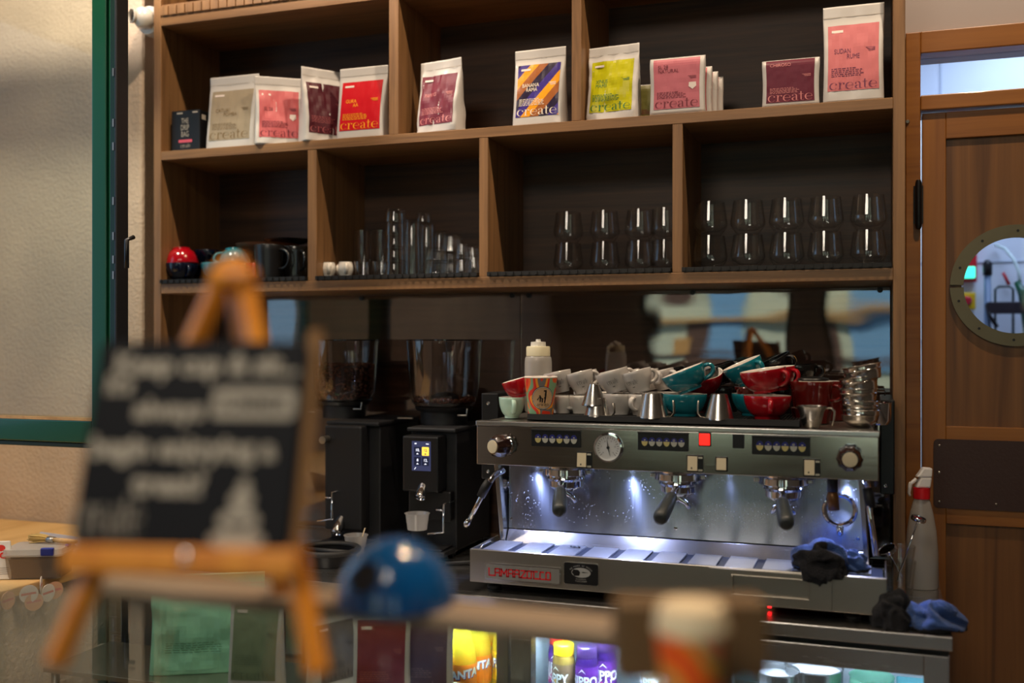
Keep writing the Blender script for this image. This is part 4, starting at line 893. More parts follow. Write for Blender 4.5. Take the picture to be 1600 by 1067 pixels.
# cup warmer mat on top
zm = zp1+.0005
cmx0, cmx1 = P(824, 650, 2.395).x, P(1249, 650, 2.395).x
w = MB((cmx0, 2.395, zm)); w.box(cmx0, cmx1, 2.395, 2.80, zm, zm+.003); w.box(cmx0, cmx1, 2.395, 2.402, zm, zm+.0165); w.box(cmx0, cmx0+.006, 2.402, 2.8, zm+.003, zm+.0165); w.box(cmx1-.006, cmx1, 2.402, 2.8, zm+.003, zm+.0165)
n = 90
for k in range(n): x = cmx0+.008+(cmx1-cmx0-.016)*k/n; w.box(x, x+.003, 2.402, 2.80, zm+.009, zm+.0135)
o = w.build('cup_mat', BLKR); o.location = (cmx0, 2.395, zm); tag(o, 'black ribbed rubber mat on top of the espresso machine under the cups', 'mat')
ZC_ = zm+.0138
# ================================================================== cups
CC = {}
TEAL = mat('teal_glaze', (18, 112, 126), .14, coat=.6); RED = mat('red_glaze', (162, 8, 24), .13, coat=.6); NAVY = mat('navy_glaze', (14, 20, 40), .14, coat=.6)
MAR = mat('maroon_glaze', (96, 20, 16), .14, coat=.6); BLKG = mat('black_glaze', (18, 17, 18), .22, coat=.4); MINT = mat('mint_glaze', (176, 208, 190), .18, coat=.4)
INW = mat('inner_glaze', (232, 224, 214), .18, coat=.4); TXK = mat('print_black', (30, 26, 26), .5); GOLDB = mat('gold_print', (150, 104, 20), .4)
def cup_outer(kind, r, h):
    if kind == 'bowl': rb = r*.56; return [(rb+(r-rb)*math.sin(t/9*PI/2)**.62, .006+(h-.006)*t/9) for t in range(10)], rb
    if kind == 'mug': rb = r*.86; return [(rb+(r-rb)*(t/6), .004+(h-.004)*t/6) for t in range(7)], rb
    if kind == 'tulip': rb = r*.62; return [(rb+(r-rb)*math.sin(t/8*PI/2)**1.1, .005+(h-.005)*t/8) for t in range(9)], rb
    rb = r*.8; return [(rb+(r*1.05-rb)*math.sin(t/8*PI)*1.1+(r-rb)*t/8*.6, .004+(h-.004)*t/8) for t in range(9)], rb      # jug
def cup(name, label, cat, loc, r, h, out, inn=None, kind='tulip', ha=0, tilt=(0, 0), group=None, word=None, handle=True, hs=1.0, gold=False):
    """ha: direction the handle points, degrees; tilt: (degrees, azimuth it leans to)"""
    ax = Vector((-math.sin(math.radians(tilt[1])), math.cos(math.radians(tilt[1])), 0))
    M_ = Matrix.Rotation(math.radians(tilt[0]), 3, ax) @ Matrix.Rotation(math.radians(ha), 3, 'Z')
    t = thing(name, label, cat, loc, group, M=M_)
    inn = inn or out; key = (round(r, 4), round(h, 4), out.name, inn.name, kind, handle, hs, gold)
    if key in CC:
        for nm, me in CC[key]: link(nm, me, t)
    else:
        pr, rb = cup_outer(kind, r, h); w = MB()
        w.lathe([(0, .003), (rb*.75, .003), (rb*.8, 0), (rb*.98, 0)]+pr+[(r-.0006, h+.0012)], 36, 0)
        inner = [(max(a-.0035, .002), max(b, .008)) for a, b in reversed(pr)]
        w.lathe([(r-.0006, h+.0012), (r-.0024, h+.0012)]+inner+[(0, .008)], 36, 1)
        lst = [w.build('body', [out, inn], t)]
        if handle:
            def ro(z):
                for (a, b), (c, d) in zip(pr, pr[1:]):
                    if b <= z <= d: return a+(c-a)*(z-b)/(d-b)
                return pr[-1][0]
            za, zb = h*.86, h*.28; ln = h*.42*hs; mid = []
            for k in range(11):
                a = PI/2-PI*k/10; zz = (za+zb)/2+(za-zb)/2*math.sin(a); base = ro(za)+(ro(zb)-ro(za))*k/10-.002; mid.append((base+ln*math.cos(a)**.7 if math.cos(a) > 1e-6 else base, 0, zz))
            w = MB(); w.tube(mid, [.0046*hs]*11, 10, flat=1.35); o = w.build('handle', BLKG if gold else out, t, sub=0); lst.append(o)
            if gold: w = MB(); w.tube([(x+.004, y, z) for x, y, z in mid], .0012, 6); lst.append(w.build('gold_line', GOLDB, t))
        CC[key] = [(o.name.split('.')[0], o.data) for o in lst]
    if word:
        pr, rb = cup_outer(kind, r, h)
        zc = h*.42
        rr_ = lambda z: (lambda k: pr[k][0]+(pr[k+1][0]-pr[k][0])*((z-pr[k][1])/(pr[k+1][1]-pr[k][1])))(min(len(pr)-2, max(0, int((z-pr[0][1])/(h-pr[0][1])*(len(pr)-1)))))
        a0 = math.radians(word-ha)
        def wr(a, b): q = a0+a/r; R = rr_(b)+.0006; return (R*math.cos(q), R*math.sin(q), b)
        w = MB(); w.serif('create', .0095, -.016, zc, wr, 0, width=.034); w.flat([[(-.005, zc-.006), (.005, zc-.006), (.003, zc-.0075), (-.003, zc-.0075)]], wr, 0); w.build('lettering', TXK, t)
    return t
VD = -72                                    # direction towards the camera seen from the machine, degrees
def cpos(px, Y, z): q = P(px, 600, Y); return (q.x, Y, z)
zs = zm                                     # bare steel top
G1 = 'white cups on the espresso machine'; G2 = 'coloured cups on the espresso machine'
cup('espresso_cup', 'small pale mint espresso cup at the left end of the machine top', 'cup', cpos(800, 2.47, zs), .0335, .052, MINT, INW, 'bowl', ha=VD+8, group=G2)
cup('espresso_cup', 'small red espresso cup lying tilted on the mint cup', 'cup', cpos(811, 2.475, zs+.052), .0335, .045, RED, INW, 'bowl', ha=60, tilt=(16, 200), group=G2)
# white cups, lower row then leaning upper row
low = [(878, 2.50, -20), (908, 2.50, 200), (938, 2.54, 0), (967, 2.50, 140), (1004, 2.50, -110), (1038, 2.60, 30)]
pos_w = ['right beside the paper cup', 'second from the paper cup', 'behind the double steel pitcher', 'between the two front steel pitchers', 'behind the single steel pitcher', 'behind the front teal cup']
for i, (px, y, ha) in enumerate(low):
    r = .034 if i < 2 else .040
    cup('cappuccino_cup', 'white cup of the lower row standing on the mat, '+pos_w[i], 'cup', cpos(px, y, ZC_), r, .044 if i < 2 else .050, GREYC if i > 2 else WHITEC, None, 'tulip', ha=ha, group=G1)
upw = [(877, 2.50, .058, 12, 15, VD-2), (912, 2.505, .058, 14, 15, VD+4), (965, 2.50, .062, 18, 10, VD-12), (1000, 2.51, .062, 16, 10, VD-26)]
for i, (px, y, dz, tl, az, wd) in enumerate(upw):
    cup('cappuccino_cup', 'leaning white cup with black lettering, '+['nearest the paper cup', 'second from the paper cup', 'behind the double steel pitcher', 'left of the teal cups'][i], 'cup', cpos(px, y, ZC_+dz-.006), .035 if i < 2 else .042, .052, GREYC, None, 'tulip', ha=40 if i else 120, tilt=(-tl, az), word=wd, group=G1)
for i, (px, y, dz) in enumerate(((918, 2.64, .062), (956, 2.64, .064), (985, 2.66, .064), (1014, 2.64, .065), (1038, 2.66, .067))):
    cup('cappuccino_cup', 'pale grey cup in the upper back row on the machine, '+['leftmost', 'second from left', 'third from left', 'fourth from left', 'beside the teal cups'][i], 'cup', cpos(px, y, ZC_+dz-.012), .037, .05, GREYC, None, 'tulip', ha=-30, tilt=(-14, 10), group=G1)
    cup('cappuccino_cup', 'pale grey cup under the back row, '+['leftmost', 'second', 'third', 'fourth', 'last, by the teal cups'][i], 'cup', cpos(px, y, ZC_), .037, .047, GREYC, None, 'tulip', ha=-60+30*i, group=G1)
# teal, red, maroon, black cups
cup('latte_cup', 'wide teal cup standing upright between two steel pitchers', 'cup', cpos(1070, 2.50, ZC_), .054, .052, TEAL, INW, 'bowl', ha=80, group=G2)
cup('latte_cup', 'teal cup tipped over the upright teal cup, handle to the right', 'cup', cpos(1079, 2.505, ZC_+.061), .054, .052, TEAL, INW, 'bowl', ha=14, tilt=(-22, 12), group=G2, hs=1.15)
cup('latte_cup', 'red cup with white inside, tipped behind the front teal cup', 'cup', cpos(1101, 2.62, ZC_+.048), .052, .055, RED, INW, 'bowl', ha=100, tilt=(20, -100), group=G2)
cup('latte_cup', 'maroon cup base under the tipped red cup, behind a steel pitcher', 'cup', cpos(1106, 2.64, ZC_), .046, .046, MAR, INW, 'bowl', ha=100, group=G2)
cup('latte_cup', 'teal cup standing upright, half hidden behind the lower red cup', 'cup', cpos(1178, 2.57, ZC_), .054, .052, TEAL, INW, 'bowl', ha=120, group=G2)
cup('latte_cup', 'maroon cup stacked on the hidden teal cup', 'cup', cpos(1178, 2.585, ZC_+.0515), .048, .016, MAR, INW, 'mug', ha=120, handle=False, group=G2)
cup('latte_cup', 'teal cup tipped highest of the stack behind the red cups', 'cup', cpos(1172, 2.59, ZC_+.079), .05, .052, TEAL, INW, 'bowl', ha=-40, tilt=(-24, 15), group=G2)
cup('latte_cup', 'glossy red cup standing upright right of the steel pitchers', 'cup', cpos(1199, 2.47, ZC_), .0545, .053, RED, INW, 'bowl', ha=VD-6, group=G2)
cup('latte_cup', 'glossy red cup lying tipped on the upright red cup', 'cup', cpos(1197, 2.475, ZC_+.062), .0535, .052, RED, INW, 'bowl', ha=VD+42, tilt=(-9, 20), group=G2)
cup('latte_cup', 'red cup behind the tipped red cup, only its right side showing', 'cup', cpos(1216, 2.58, ZC_+.062), .046, .055, RED, INW, 'bowl', ha=-30, tilt=(-6, 20), group=G2)
for px, y, dz, tl, ha, s_ in ((1128, 2.68, .07, -18, 20, 'black cup leaning behind the teal stack'), (1222, 2.68, .09, -28, -30, 'black cup tipped highest behind the red cups'), (1250, 2.70, .07, -6, 0, 'black cup beside the tall brown mug at the back'), (1050, 2.72, .055, -14, 60, 'black cup behind the last white cups')):
    cup('coffee_mug', s_, 'cup', cpos(px, y, ZC_+dz), .046, .05, BLKG, None, 'bowl', ha=ha, tilt=(tl, 15), group='black cups on the espresso machine', gold=True)
    cup('coffee_mug', s_.replace('black cup', 'black supporting cup', 1)+', lower one', 'cup', cpos(px, y+.01, ZC_), .046, min(dz-.008, .062), BLKG, None, 'mug', ha=ha+90, group='black cups on the espresso machine')
cup('coffee_mug', 'dark brown mug with a pale rim above the small steel jug', 'cup', cpos(1268, 2.56, zs+.036), .050, .062, MAR, INW, 'mug', ha=-4, group=G2)
cup('coffee_mug', 'dark brown mug under the rimmed brown mug', 'cup', cpos(1268, 2.56, zs), .048, .0345, MAR, INW, 'mug', ha=-4, handle=False, group=G2)
o = MB().lathe([(0, 0), (.036, 0), (.038, .003), (.036, .006), (.01, .010), (0, .011)], 32).build('cup_lid', BLK); o.location = Vector(cpos(1270, 2.56, zs+.1005)); tag(o, 'black lid lying on the dark brown mug', 'cup_lid')  # loose black lid on the mug
cup('coffee_mug', 'brown mug at the back beside the stacked steel bowls', 'cup', cpos(1298, 2.68, zs), .046, .095, MAR, INW, 'mug', ha=-10, group=G2)
# paper cup
def art(name, cols, seed=3.0, sc=26):
    m, nt, b, N, L = newmat(name); b.inputs['Roughness'].default_value = .45
    tc = N('ShaderNodeTexCoord'); mp_ = N('ShaderNodeMapping'); mp_.inputs['Location'].default_value = (seed, seed*.7, seed*.3); mp_.inputs['Scale'].default_value = (1, 1, .55); L(tc.outputs['Object'], mp_.inputs[0])
    n = N('ShaderNodeTexNoise'); n.inputs['Scale'].default_value = sc; n.inputs['Detail'].default_value = 0; n.inputs['Distortion'].default_value = .5; L(mp_.outputs[0], n.inputs['Vector'])
    r = N('ShaderNodeValToRGB'); r.color_ramp.interpolation = 'CONSTANT'; e = r.color_ramp.elements
    k = len(cols); ps = [.0]+[.34+.32*i/(k-2) for i in range(k-1)]
    e[0].position = 0; e[0].color = lin(cols[0]); e[1].position = ps[1]; e[1].color = lin(cols[1])
    for p, c in zip(ps[2:], cols[2:]): x = e.new(p); x.color = lin(c)
    L(n.outputs['Fac'], r.inputs[0]); L(r.outputs[0], b.inputs['Base Color']); MC[name] = m; return m
ART = art('cup_pattern', [(222, 52, 28), (232, 96, 30), (120, 160, 120), (214, 50, 30), (236, 150, 40), (116, 110, 106), (222, 60, 30)], 2.1, 21)
t = thing('paper_cup', 'paper cup in red, orange and green with a round beige emblem, on the machine', 'paper cup', cpos(845, 2.43, ZC_))
rb_, rt_, hc = .0305, .0405, .094
MB().lathe([(0, .004), (rb_-.002, .004), (rb_, 0), (rt_, hc-.003)], 40).lathe([(rt_-.0015, hc-.004), (rb_-.0015, .006), (0, .006)], 40).build('body', ART, t)
MB().lathe([(rt_-.0012+.0022*math.cos(k*PI/4), hc-.002+.0022*math.sin(k*PI/4)) for k in range(9)], 40).build('rim', mat('paper_white', (226, 218, 206), .6), t)
def crap(r0=.0009):
    a0 = math.radians(VD+8)
    def wr(a, b): R = rb_+(rt_-rb_)*b/hc+r0; q = a0+a/R; return (R*math.cos(q), R*math.sin(q), b)
    return wr
w = MB(); disc = lambda r: [[(r*math.cos(k*PI/20), .042+r*math.sin(k*PI/20)) for k in range(40)]]
def fan(w, r, cz, fn, mi):
    n = 40; w.add([fn(0, cz)]+[fn(rr*math.cos(k*2*PI/n), cz+rr*math.sin(k*2*PI/n)) for rr in (r*.5, r) for k in range(n)], [(0, 1+k, 1+(k+1) % n) for k in range(n)]+[(1+k, 1+n+k, 1+n+(k+1) % n, 1+(k+1) % n) for k in range(n)], mi)
fan(w, .0285, .042, crap(.0006), 1); fan(w, .027, .042, crap(.0009), 2); fan(w, .0258, .042, crap(.0011), 1); fan(w, .025, .042, crap(.0014), 0)
g_ = crap(.0018)
w.flat([[(-.008, .040), (.008, .040), (.009, .050), (-.009, .049)], [(-.008, .032), (-.005, .032), (-.004, .042), (-.008, .042)], [(.003, .030), (.006, .030), (.008, .042), (.004, .042)], [(-.003, .031), (0, .031), (.001, .042), (-.003, .042)],
        [(.004, .048), (.009, .048), (.0095, .060), (.006, .060)], [(.002, .058), (.0095, .058), (.0095, .062), (.002, .061)], [(-.013, .036), (-.008, .044), (-.007, .047), (-.015, .038)]], g_, 1)
w.text('ara:zo', .0125, 0, .0225, g_, 1, bold=-.005)
w.flat([[(-.009, .0195), (.009, .0195), (.009, .0205), (-.009, .0205)]], g_, 1)
w.build('emblem', [mat('kraft_disc', (186, 150, 108), .6), BLK, mat('emblem_ring', (210, 205, 196), .5)], t)
# squeeze bottle
t = thing('squeeze_bottle', 'translucent white squeeze bottle standing behind the paper cup', 'bottle', cpos(841, 2.525, ZC_))
MB().lathe([(0, 0), (.034, 0), (.0355, .004), (.0355, .128), (.034, .138), (.0315, .142), (0, .142)], 36).build('body', FROST, t)
cp = MB().lathe([(0, .143), (.031, .143), (.031, .164), (.029, .168), (0, .168)], 36, flute=.01, nfl=24).build('cap', mat('cap_cream', (222, 212, 178), .45), t)
MB().lathe([(0, .168), (.020, .168), (.019, .179), (.0065, .180), (.006, .186), (0, .186)], 28).build('nozzle', mat('cap_white', (216, 212, 202), .4), t)
# steel pitchers upside down
def pitcher(label, loc, r, h, up=False, ha=0, k=.52, hook=True):
    t = thing('steel_pitcher', label, 'pitcher', loc, 'small steel measuring cups on the machine', rot=(0, 0, math.radians(ha)))
    pr = [(r, 0), (r*.985, h*.03), (r*.93, h*.1), (r*k*1.06, h*.95), (r*k, h), (0, h)] if not up else [(0, 0), (r*k, 0), (r*k*1.05, h*.05), (r*.82, h*.75), (r*.96, h*.95), (r, h)]
    ins = [(a-.0015 if a > .002 else 0, b+(-.0015 if not up else .0015)) for a, b in pr]
    MB().lathe(pr, 36).lathe(list(reversed(ins)), 36).build('body', STEELV, t)
    if not up: pts = [(r*.96, 0, h*.05), (r*1.2, 0, h*.06), (r*1.38, 0, h*.2), (r*1.36, 0, h*.55), (r*1.33, 0, h*.72)]
    else: pts = [(r*.98, 0, h*.93), (r*1.3, 0, h*.94), (r*1.5, 0, h*.78), (r*1.45, 0, h*.4), (r*1.35, 0, h*.1)]
    if hook: MB().tube(pts, .0022, 8, flat=2.6).build('handle', STEELD, t)
    return t
pitcher('steel measuring cup upside down, lower one of the nested pair', cpos(933, 2.425, ZC_), .033, .044, ha=-10, k=.62)
pitcher('steel measuring cup upside down, upper one of the nested pair', cpos(928, 2.425, ZC_+.0265), .031, .050, ha=-170, k=.42, hook=False)
pitcher('single steel measuring cup upside down in front of the white cups', cpos(1020, 2.425, ZC_), .039, .058, ha=-10, k=.6)
pitcher('steel measuring cup upside down between the teal and red cups', cpos(1124, 2.425, ZC_), .036, .058, ha=186, k=.5)
pitcher('steel measuring cup standing upright below the brown mug', cpos(1268, 2.43, zs), .034, .047, up=True, ha=-8, k=.55)
# stacked steel bowls
zz = zs
for i in range(5):
    q = cpos((1344, 1342, 1341, 1344, 1350)[i], 2.48, zs+(.0, .027, .053, .080, .106)[i])
    tl = (0, 2, -2, -9, -11)[i]
    t = thing('steel_filter_basket', 'ribbed steel basket, '+['lowest of the stack at the right end', 'second from the bottom of the right stack', 'third from the bottom of the right stack', 'fourth, where the stack starts to lean', 'topmost of the leaning right stack'][i], 'filter basket', q, 'stacked steel baskets on the machine', M=Matrix.Rotation(math.radians(tl), 3, 'Y'))
    r = .0445; hb_ = .034 if i else .040
    pr = ([(r*.80, 0), (r*.86, .002)] if i else [(0, 0), (.020, 0), (.026, .003), (r*.84, .012)])+[(r*.90, hb_*.45), (r*.925, hb_*.62), (r*.96, hb_*.68), (r*.925, hb_*.74), (r*.93, hb_*.9), (r*1.0, hb_*.93), (r*1.01, hb_*.97), (r*.98, hb_)]
    MB().lathe(pr+[(a-.002, b) for a, b in reversed(pr[-8 if i == 0 else -9:-1])]+([(0, .004)] if not i else [(0, .004)]), 40).build('basket', metalmat('basket_steel', (225, 222, 216), .16, None, .04), t)
q = cpos(1371, 2.56, zs)
t = thing('steel_filter_basket', 'lower steel basket half hidden behind the right stack', 'filter basket', q, 'stacked steel baskets on the machine')
MB().lathe([(0, 0), (.024, 0), (.03, .01), (.031, .05), (.033, .052), (.031, .052), (.028, .012), (0, .004)], 30).build('basket', CHROME, t)
# ================================================================== shelf crockery and glass
def sp(px, Y, z=ZMAT+.0005): q = P(px, 400, Y); return (q.x, Y, z)
G3 = 'cups in the lower left compartment'
cup('latte_cup', 'navy cup at the far left of the lower left compartment, under the red one', 'cup', sp(283, 2.72), .052, .054, NAVY, INW, 'bowl', ha=-30, group=G3)
cup('latte_cup', 'red cup upside down on the navy cup, lower left compartment', 'cup', (sp(283, 2.72)[0], 2.72, ZMAT+.0545+.051), .050, .050, RED, INW, 'bowl', ha=-30, tilt=(176, 0), group=G3)
cup('latte_cup', 'teal cup in the lower left compartment, right of the navy one', 'cup', sp(341, 2.72), .052, .052, TEAL, INW, 'bowl', ha=-20, group=G3)
cup('latte_cup', 'navy cup at the back between the red and teal cups, stacked high', 'cup', sp(326, 2.82, ZMAT+.056), .044, .048, NAVY, None, 'tulip', ha=10, group=G3)
cup('latte_cup', 'navy cup at the back under the other navy cup', 'cup', sp(326, 2.82), .048, .052, NAVY, None, 'tulip', ha=100, group=G3)
cup('latte_cup', 'teal cup upside down above the front teal cup', 'cup', (sp(366, 2.76)[0], 2.76, ZMAT+.0525+.050), .050, .050, TEAL, INW, 'bowl', ha=-40, tilt=(176, 0), group=G3)
cup('latte_cup', 'pale teal cup with its handle to the front, behind the chalkboard easel top', 'cup', sp(385, 2.83), .050, .050, TEAL, INW, 'bowl', ha=-45, group=G3)
cup('latte_cup', 'red cup just left of the tall black mug', 'cup', sp(398, 2.77), .030, .052, RED, INW, 'mug', ha=120, group=G3)
cup('coffee_mug', 'tall matt black mug with its handle to the right, lower left compartment', 'cup', sp(421, 2.70), .046, .100, mat('matt_black_glaze', (22, 22, 24), .32), None, 'mug', ha=-12, group=G3, hs=.95)
cup('coffee_mug', 'black mug beside the divider of the lower left compartment', 'cup', sp(463, 2.76), .044, .098, BLKG, None, 'mug', ha=-40, group=G3)
o = MB().lathe([(0, .0), (.075, 0), (.095, .008), (.1, .014), (.095, .013), (.07, .005), (0, .005)], 40).build('saucer', mat('wood_plate', (120, 66, 34), .5)); o.location = sp(418, 2.83, ZMAT+.104); tag(o, 'reddish wooden plate lying behind the black mugs', 'plate')
o = MB().lathe([(0, .0), (.045, 0), (.074, .010), (.076, .014), (.07, .013), (.045, .005), (0, .005)], 40).build('saucer', BLKG); o.location = sp(450, 2.845, ZMAT+.119); tag(o, 'black plate on top of the wooden plate', 'plate')
cup('coffee_mug', 'black mug at the back carrying the wooden and black plates', 'cup', sp(432, 2.86), .044, .102, BLKG, None, 'mug', ha=200, group=G3)
for px, y, s_ in ((513, 2.71, 'left one'), (540, 2.71, 'right one'), (527, 2.79, 'one behind the front pair')):
    cup('milk_jug', 'small white milk jug at the left of the tumbler compartment, '+s_, 'jug', sp(px, y), .0205, .044, WHITEC, None, 'jug', ha=-58, group='small white milk jugs', hs=.9)
GM_ = {}
def glass(name, label, loc, prof, group, m=GL, flip=False, flute=0, nfl=14, seg=32, rz=0, cat='glass'):
    key = (tuple(prof), m.name, flip, flute)
    if key not in GM_:
        h = max(z for r, z in prof); pr = [(r, (h-z) if flip else z) for r, z in prof]
        o = MB().lathe(pr, seg, flute=flute, nfl=nfl).build(name, m); GM_[key] = o
    else: o = GM_[key].copy(); COL.objects.link(o)
    o.location = loc; o.rotation_euler = (0, 0, rz); return tag(o, label, cat, group)
def tumbler(r, h, rb=None, th=.002, base=.008):
    rb = rb or r*.85
    return [(0, 0), (rb*.95, 0), (rb, .003), (r, h), (r-th*.5, h+.0008), (r-th, h), (rb-th, base), (0, base-.001)]
ordn = ['lowest', 'second from the bottom', 'third from the bottom', 'fourth from the bottom', 'topmost']
GT = 'clear tumblers in the second compartment'
for i in range(5):
    glass('tumbler', 'clear tumbler of the tall left stack, '+ordn[i], sp(618-(0 if i < 4 else .5), 2.71, ZMAT+.0005+.0385*i+(.0 if i < 4 else .002)), tumbler(.032, .046 if i < 4 else .036, .029), GT, flip=True, flute=.01)
for i, (px, y, h, r) in enumerate(((645, 2.75, .165, .0275), (668, 2.80, .160, .027), (688, 2.85, .14, .026), (567, 2.80, .145, .028), (596, 2.84, .148, .028))):
    glass('tumbler', 'tall clear highball glass '+['right of the stacked tumblers', 'second to the right of the stacked tumblers', 'far back between the stacks', 'behind the white milk jugs, left one', 'behind the white milk jugs, right one'][i], sp(px, y), tumbler(r, h, r*.86), GT, flip=i < 3, m=GL if i < 3 else GLS)
glass('tumbler', 'small clear glass on top of the second highball glass', sp(662, 2.79, ZMAT+.163), tumbler(.025, .03), GT, flip=True)
for i, (px, y) in enumerate(((566, 2.70), (594, 2.715))):
    glass('tumbler', 'short clear espresso glass right of the milk jugs, '+['left one', 'right one'][i], sp(px, y), tumbler(.0235, .043, .019, base=.012), GT, flute=.02)
for i, (px, y, z, r, h) in enumerate(((684, 2.70, 0, .040, .040), (682, 2.705, .041, .034, .034), (706, 2.79, .0, .040, .070), (706, 2.79, .0715, .037, .050), (722, 2.70, 0, .024, .042), (741, 2.73, 0, .024, .05), (722, 2.72, .044, .021, .044), (739, 2.81, 0, .028, .09))):
    glass('fluted_glass', 'fluted glass standing upside down, '+['front lower one right of the highballs', 'front upper one right of the highballs', 'lower one of the rear stack', 'upper one of the rear stack', 'front lower one near the divider', 'one touching the divider', 'upper one near the divider', 'tall one at the back by the divider'][i], sp(px, y, ZMAT+.0005+z), tumbler(r, h, r*.8), 'fluted glasses in the second compartment', flip=True, flute=.035, nfl=12, seg=48)
def stemless(r, h):
    return [(0, 0), (r*.62, 0), (r*.66, .003), (r*.95, h*.25), (r, h*.34), (r*.98, h*.42), (r*.82, h), (r*.80, h+.0006), (r*.785, h), (r*.94, h*.42), (r*.955, h*.34), (r*.88, h*.26), (r*.5, h*.13), (0, h*.12)]
words_ = ['first', 'second', 'third', 'fourth', 'fifth']
for i, px in enumerate((1110, 1168.5, 1229, 1290, 1357)):
    for j in range(2):
        glass('stemless_glass', 'clear stemless glass, %s of the %s stack from the left in the right compartment' % (['lower', 'upper'][j], words_[i]), sp(px, 2.745, ZMAT+.0005+(.0885)*j), stemless(.0455, .088), 'stacked stemless glasses in the right compartment', rz=i+j*.5)
for i, px in enumerate((888, 945, 1000, 1040)):
    for j in range(2):
        glass('stemless_glass', 'dim stemless glass, %s of the %s stack from the left in the third compartment' % (['lower', 'upper'][j], words_[i]), sp(px, 2.80, ZMAT+.0005+(.0865)*j), stemless(.043, .086), 'dim stemless glasses in the third compartment', m=GLS, rz=i*.7+j)
# ================================================================== coffee grinders
def grinder(label, x0, x1, yf, ztop, hopx, hopr, level, screen=True):
    t = thing('coffee_grinder', label, 'coffee grinder', ((x0+x1)/2, yf+.13, ZK)); off = ((x0+x1)/2, yf+.13, ZK)
    def gp(name, mats, fn, bevel=0, parent=t): w = MB(off); fn(w); return w.build(name, mats, parent, bevel)
    cx = (x0+x1)/2; yc = yf+.15
    gp('body', BLKM, lambda w: (w.box(x0, x1, yf+.05, 2.93, ZK+.012, ztop-.012), w.box(x0-.004, x1+.004, yf+.03, 2.932, ztop-.012, ztop)), .004)
    [gp('foot', BLKR, lambda w: w.lathe([(0, 0), (.012, 0), (.012, .012), (0, .012)], 12, c=(x, y, ZK+.0003))) for x in (x0+.02, x1-.02) for y in (yf+.06, 2.9)]
    gp('base_tray', BLKM, lambda w: (w.box(x0, x1, yf-.04, yf+.05, ZK+.012, ZK+.026), w.box(x0+.01, x1-.01, yf-.035, yf+.045, ZK+.027, ZK+.032)), .003)
    if screen:
        gp('front_panel', BLK, lambda w: (w.box(x0+.003, x1-.03, yf-.012, yf+.05, ztop-.175, ztop-.02), w.box(x0+.006, x1-.006, yf+.02, yf+.05, ZK+.1, ztop-.175)), .005)
        a, b = P(643.5, 735, yf-.013), P(673, 690, yf-.013); xa, xb, za, zb = a.x, b.x, a.z, b.z
        scf = lambda y: fyz(yf-.0126-y)
        def scr(w):
            w.prism([(xa, za), (xb, za), (xb, zb), (xa, zb)], yf-.0132, yf-.0122, 0); wx = xb-xa; hz_ = zb-za
            for i, (u, v, s_) in enumerate(((0, 1, '10.'), (1, 1, '12.'), (0, 0, '8'), (1, 0, '12.'))):
                l = xa+wx*(.12+.42*u); bt = za+hz_*(.18+.34*v)
                w.flat([rrect(l, l+wx*.37, bt, bt+hz_*.29, .002, 3)], scf(.001), 1 if i == 1 else 2)
                w.text(s_, hz_*.13, l+wx*.19, bt+hz_*.14, scf(.0014), 3 if i != 1 else 0, bold=.02)
                w.flat([[(l+wx*.12, bt+hz_*.04), (l+wx*.25, bt+hz_*.04), (l+wx*.19, bt+hz_*.09)]], scf(.0014), 3 if i != 1 else 0)
            w.flat([[(xa+wx*.15, zb-hz_*.1), (xa+wx*.25, zb-hz_*.1), (xa+wx*.25, zb-hz_*.06), (xa+wx*.15, zb-hz_*.06)], [(xb-wx*.25, zb-hz_*.1), (xb-wx*.1, zb-hz_*.1), (xb-wx*.1, zb-hz_*.07), (xb-wx*.25, zb-hz_*.07)], [(xa+wx*.12, za+hz_*.05), (xa+wx*.15, za+hz_*.04), (xa+wx*.24, za+hz_*.11), (xa+wx*.21, za+hz_*.12)]], scf(.001), 3)
        gp('touch_screen', [mat('screen_blue', (52, 58, 92), .3, emit=.55), mat('screen_yellow', (250, 214, 80), .3, emit=.9), mat('screen_tile', (24, 30, 56), .3, emit=.5), mat('screen_white', (230, 236, 255), .3, emit=.9)], scr)
    else:
        gp('front_panel', BLKM, lambda w: (w.box(x0+.008, x1-.035, yf, yf+.05, ZK+.06, ztop-.01),), .006)
        gp('dial_knob', STEELD, lambda w: w.lathe([(0, 0), (.011, 0), (.011, .03), (0, .031)], 20, M=Matrix.Translation((x0+.018, yf, ztop-.05)) @ Mx))
    sx_ = P(662, 770, yf).x if screen else x0+.06; sz = P(662, 757, yf).z if screen else ztop-.28
    gp('spout', CHROME, lambda w: (w.tube([(sx_, yf+.03, sz+.01), (sx_, yf-.0, sz), (sx_+.002, yf-.028, sz-.032)], [.012, .013, .0155], 20, caps=False), w.tube([(sx_, yf+.03, sz+.01), (sx_, yf-.0, sz), (sx_+.002, yf-.0279, sz-.032)], [.010, .011, .0138], 20)))
    fz = P(690, 800, yf-.03).z if screen else 1.05; fx = P(693, 800, yf-.03).x if screen else x0+.05
    gp('fork_holder', CHROME, lambda w: (w.tube([(fx-.0, yf+.05, fz+.02), (fx, yf-.03, fz+.02), (fx, yf-.03, fz-.055), (fx-.045, yf-.035, fz-.062)], .0035, 8), w.tube([(fx-.02, yf+.05, fz+.015), (fx-.02, yf-.03, fz+.005), (fx, yf-.03, fz+.005)], .003, 8)))
    # hopper
    hb = ztop+.0; hc_ = Vector((hopx, yc+.03, 0)); ht = P(690, 533, 2.78).z
    gp('hopper_collar', BLKM, lambda w: w.lathe([(0, hb+.0005), (hopr*.62, hb+.0005), (hopr*.62, hb+.038), (hopr*.72, hb+.04), (hopr*.78, hb+.05), (0, hb+.05)], 40, c=hc_))
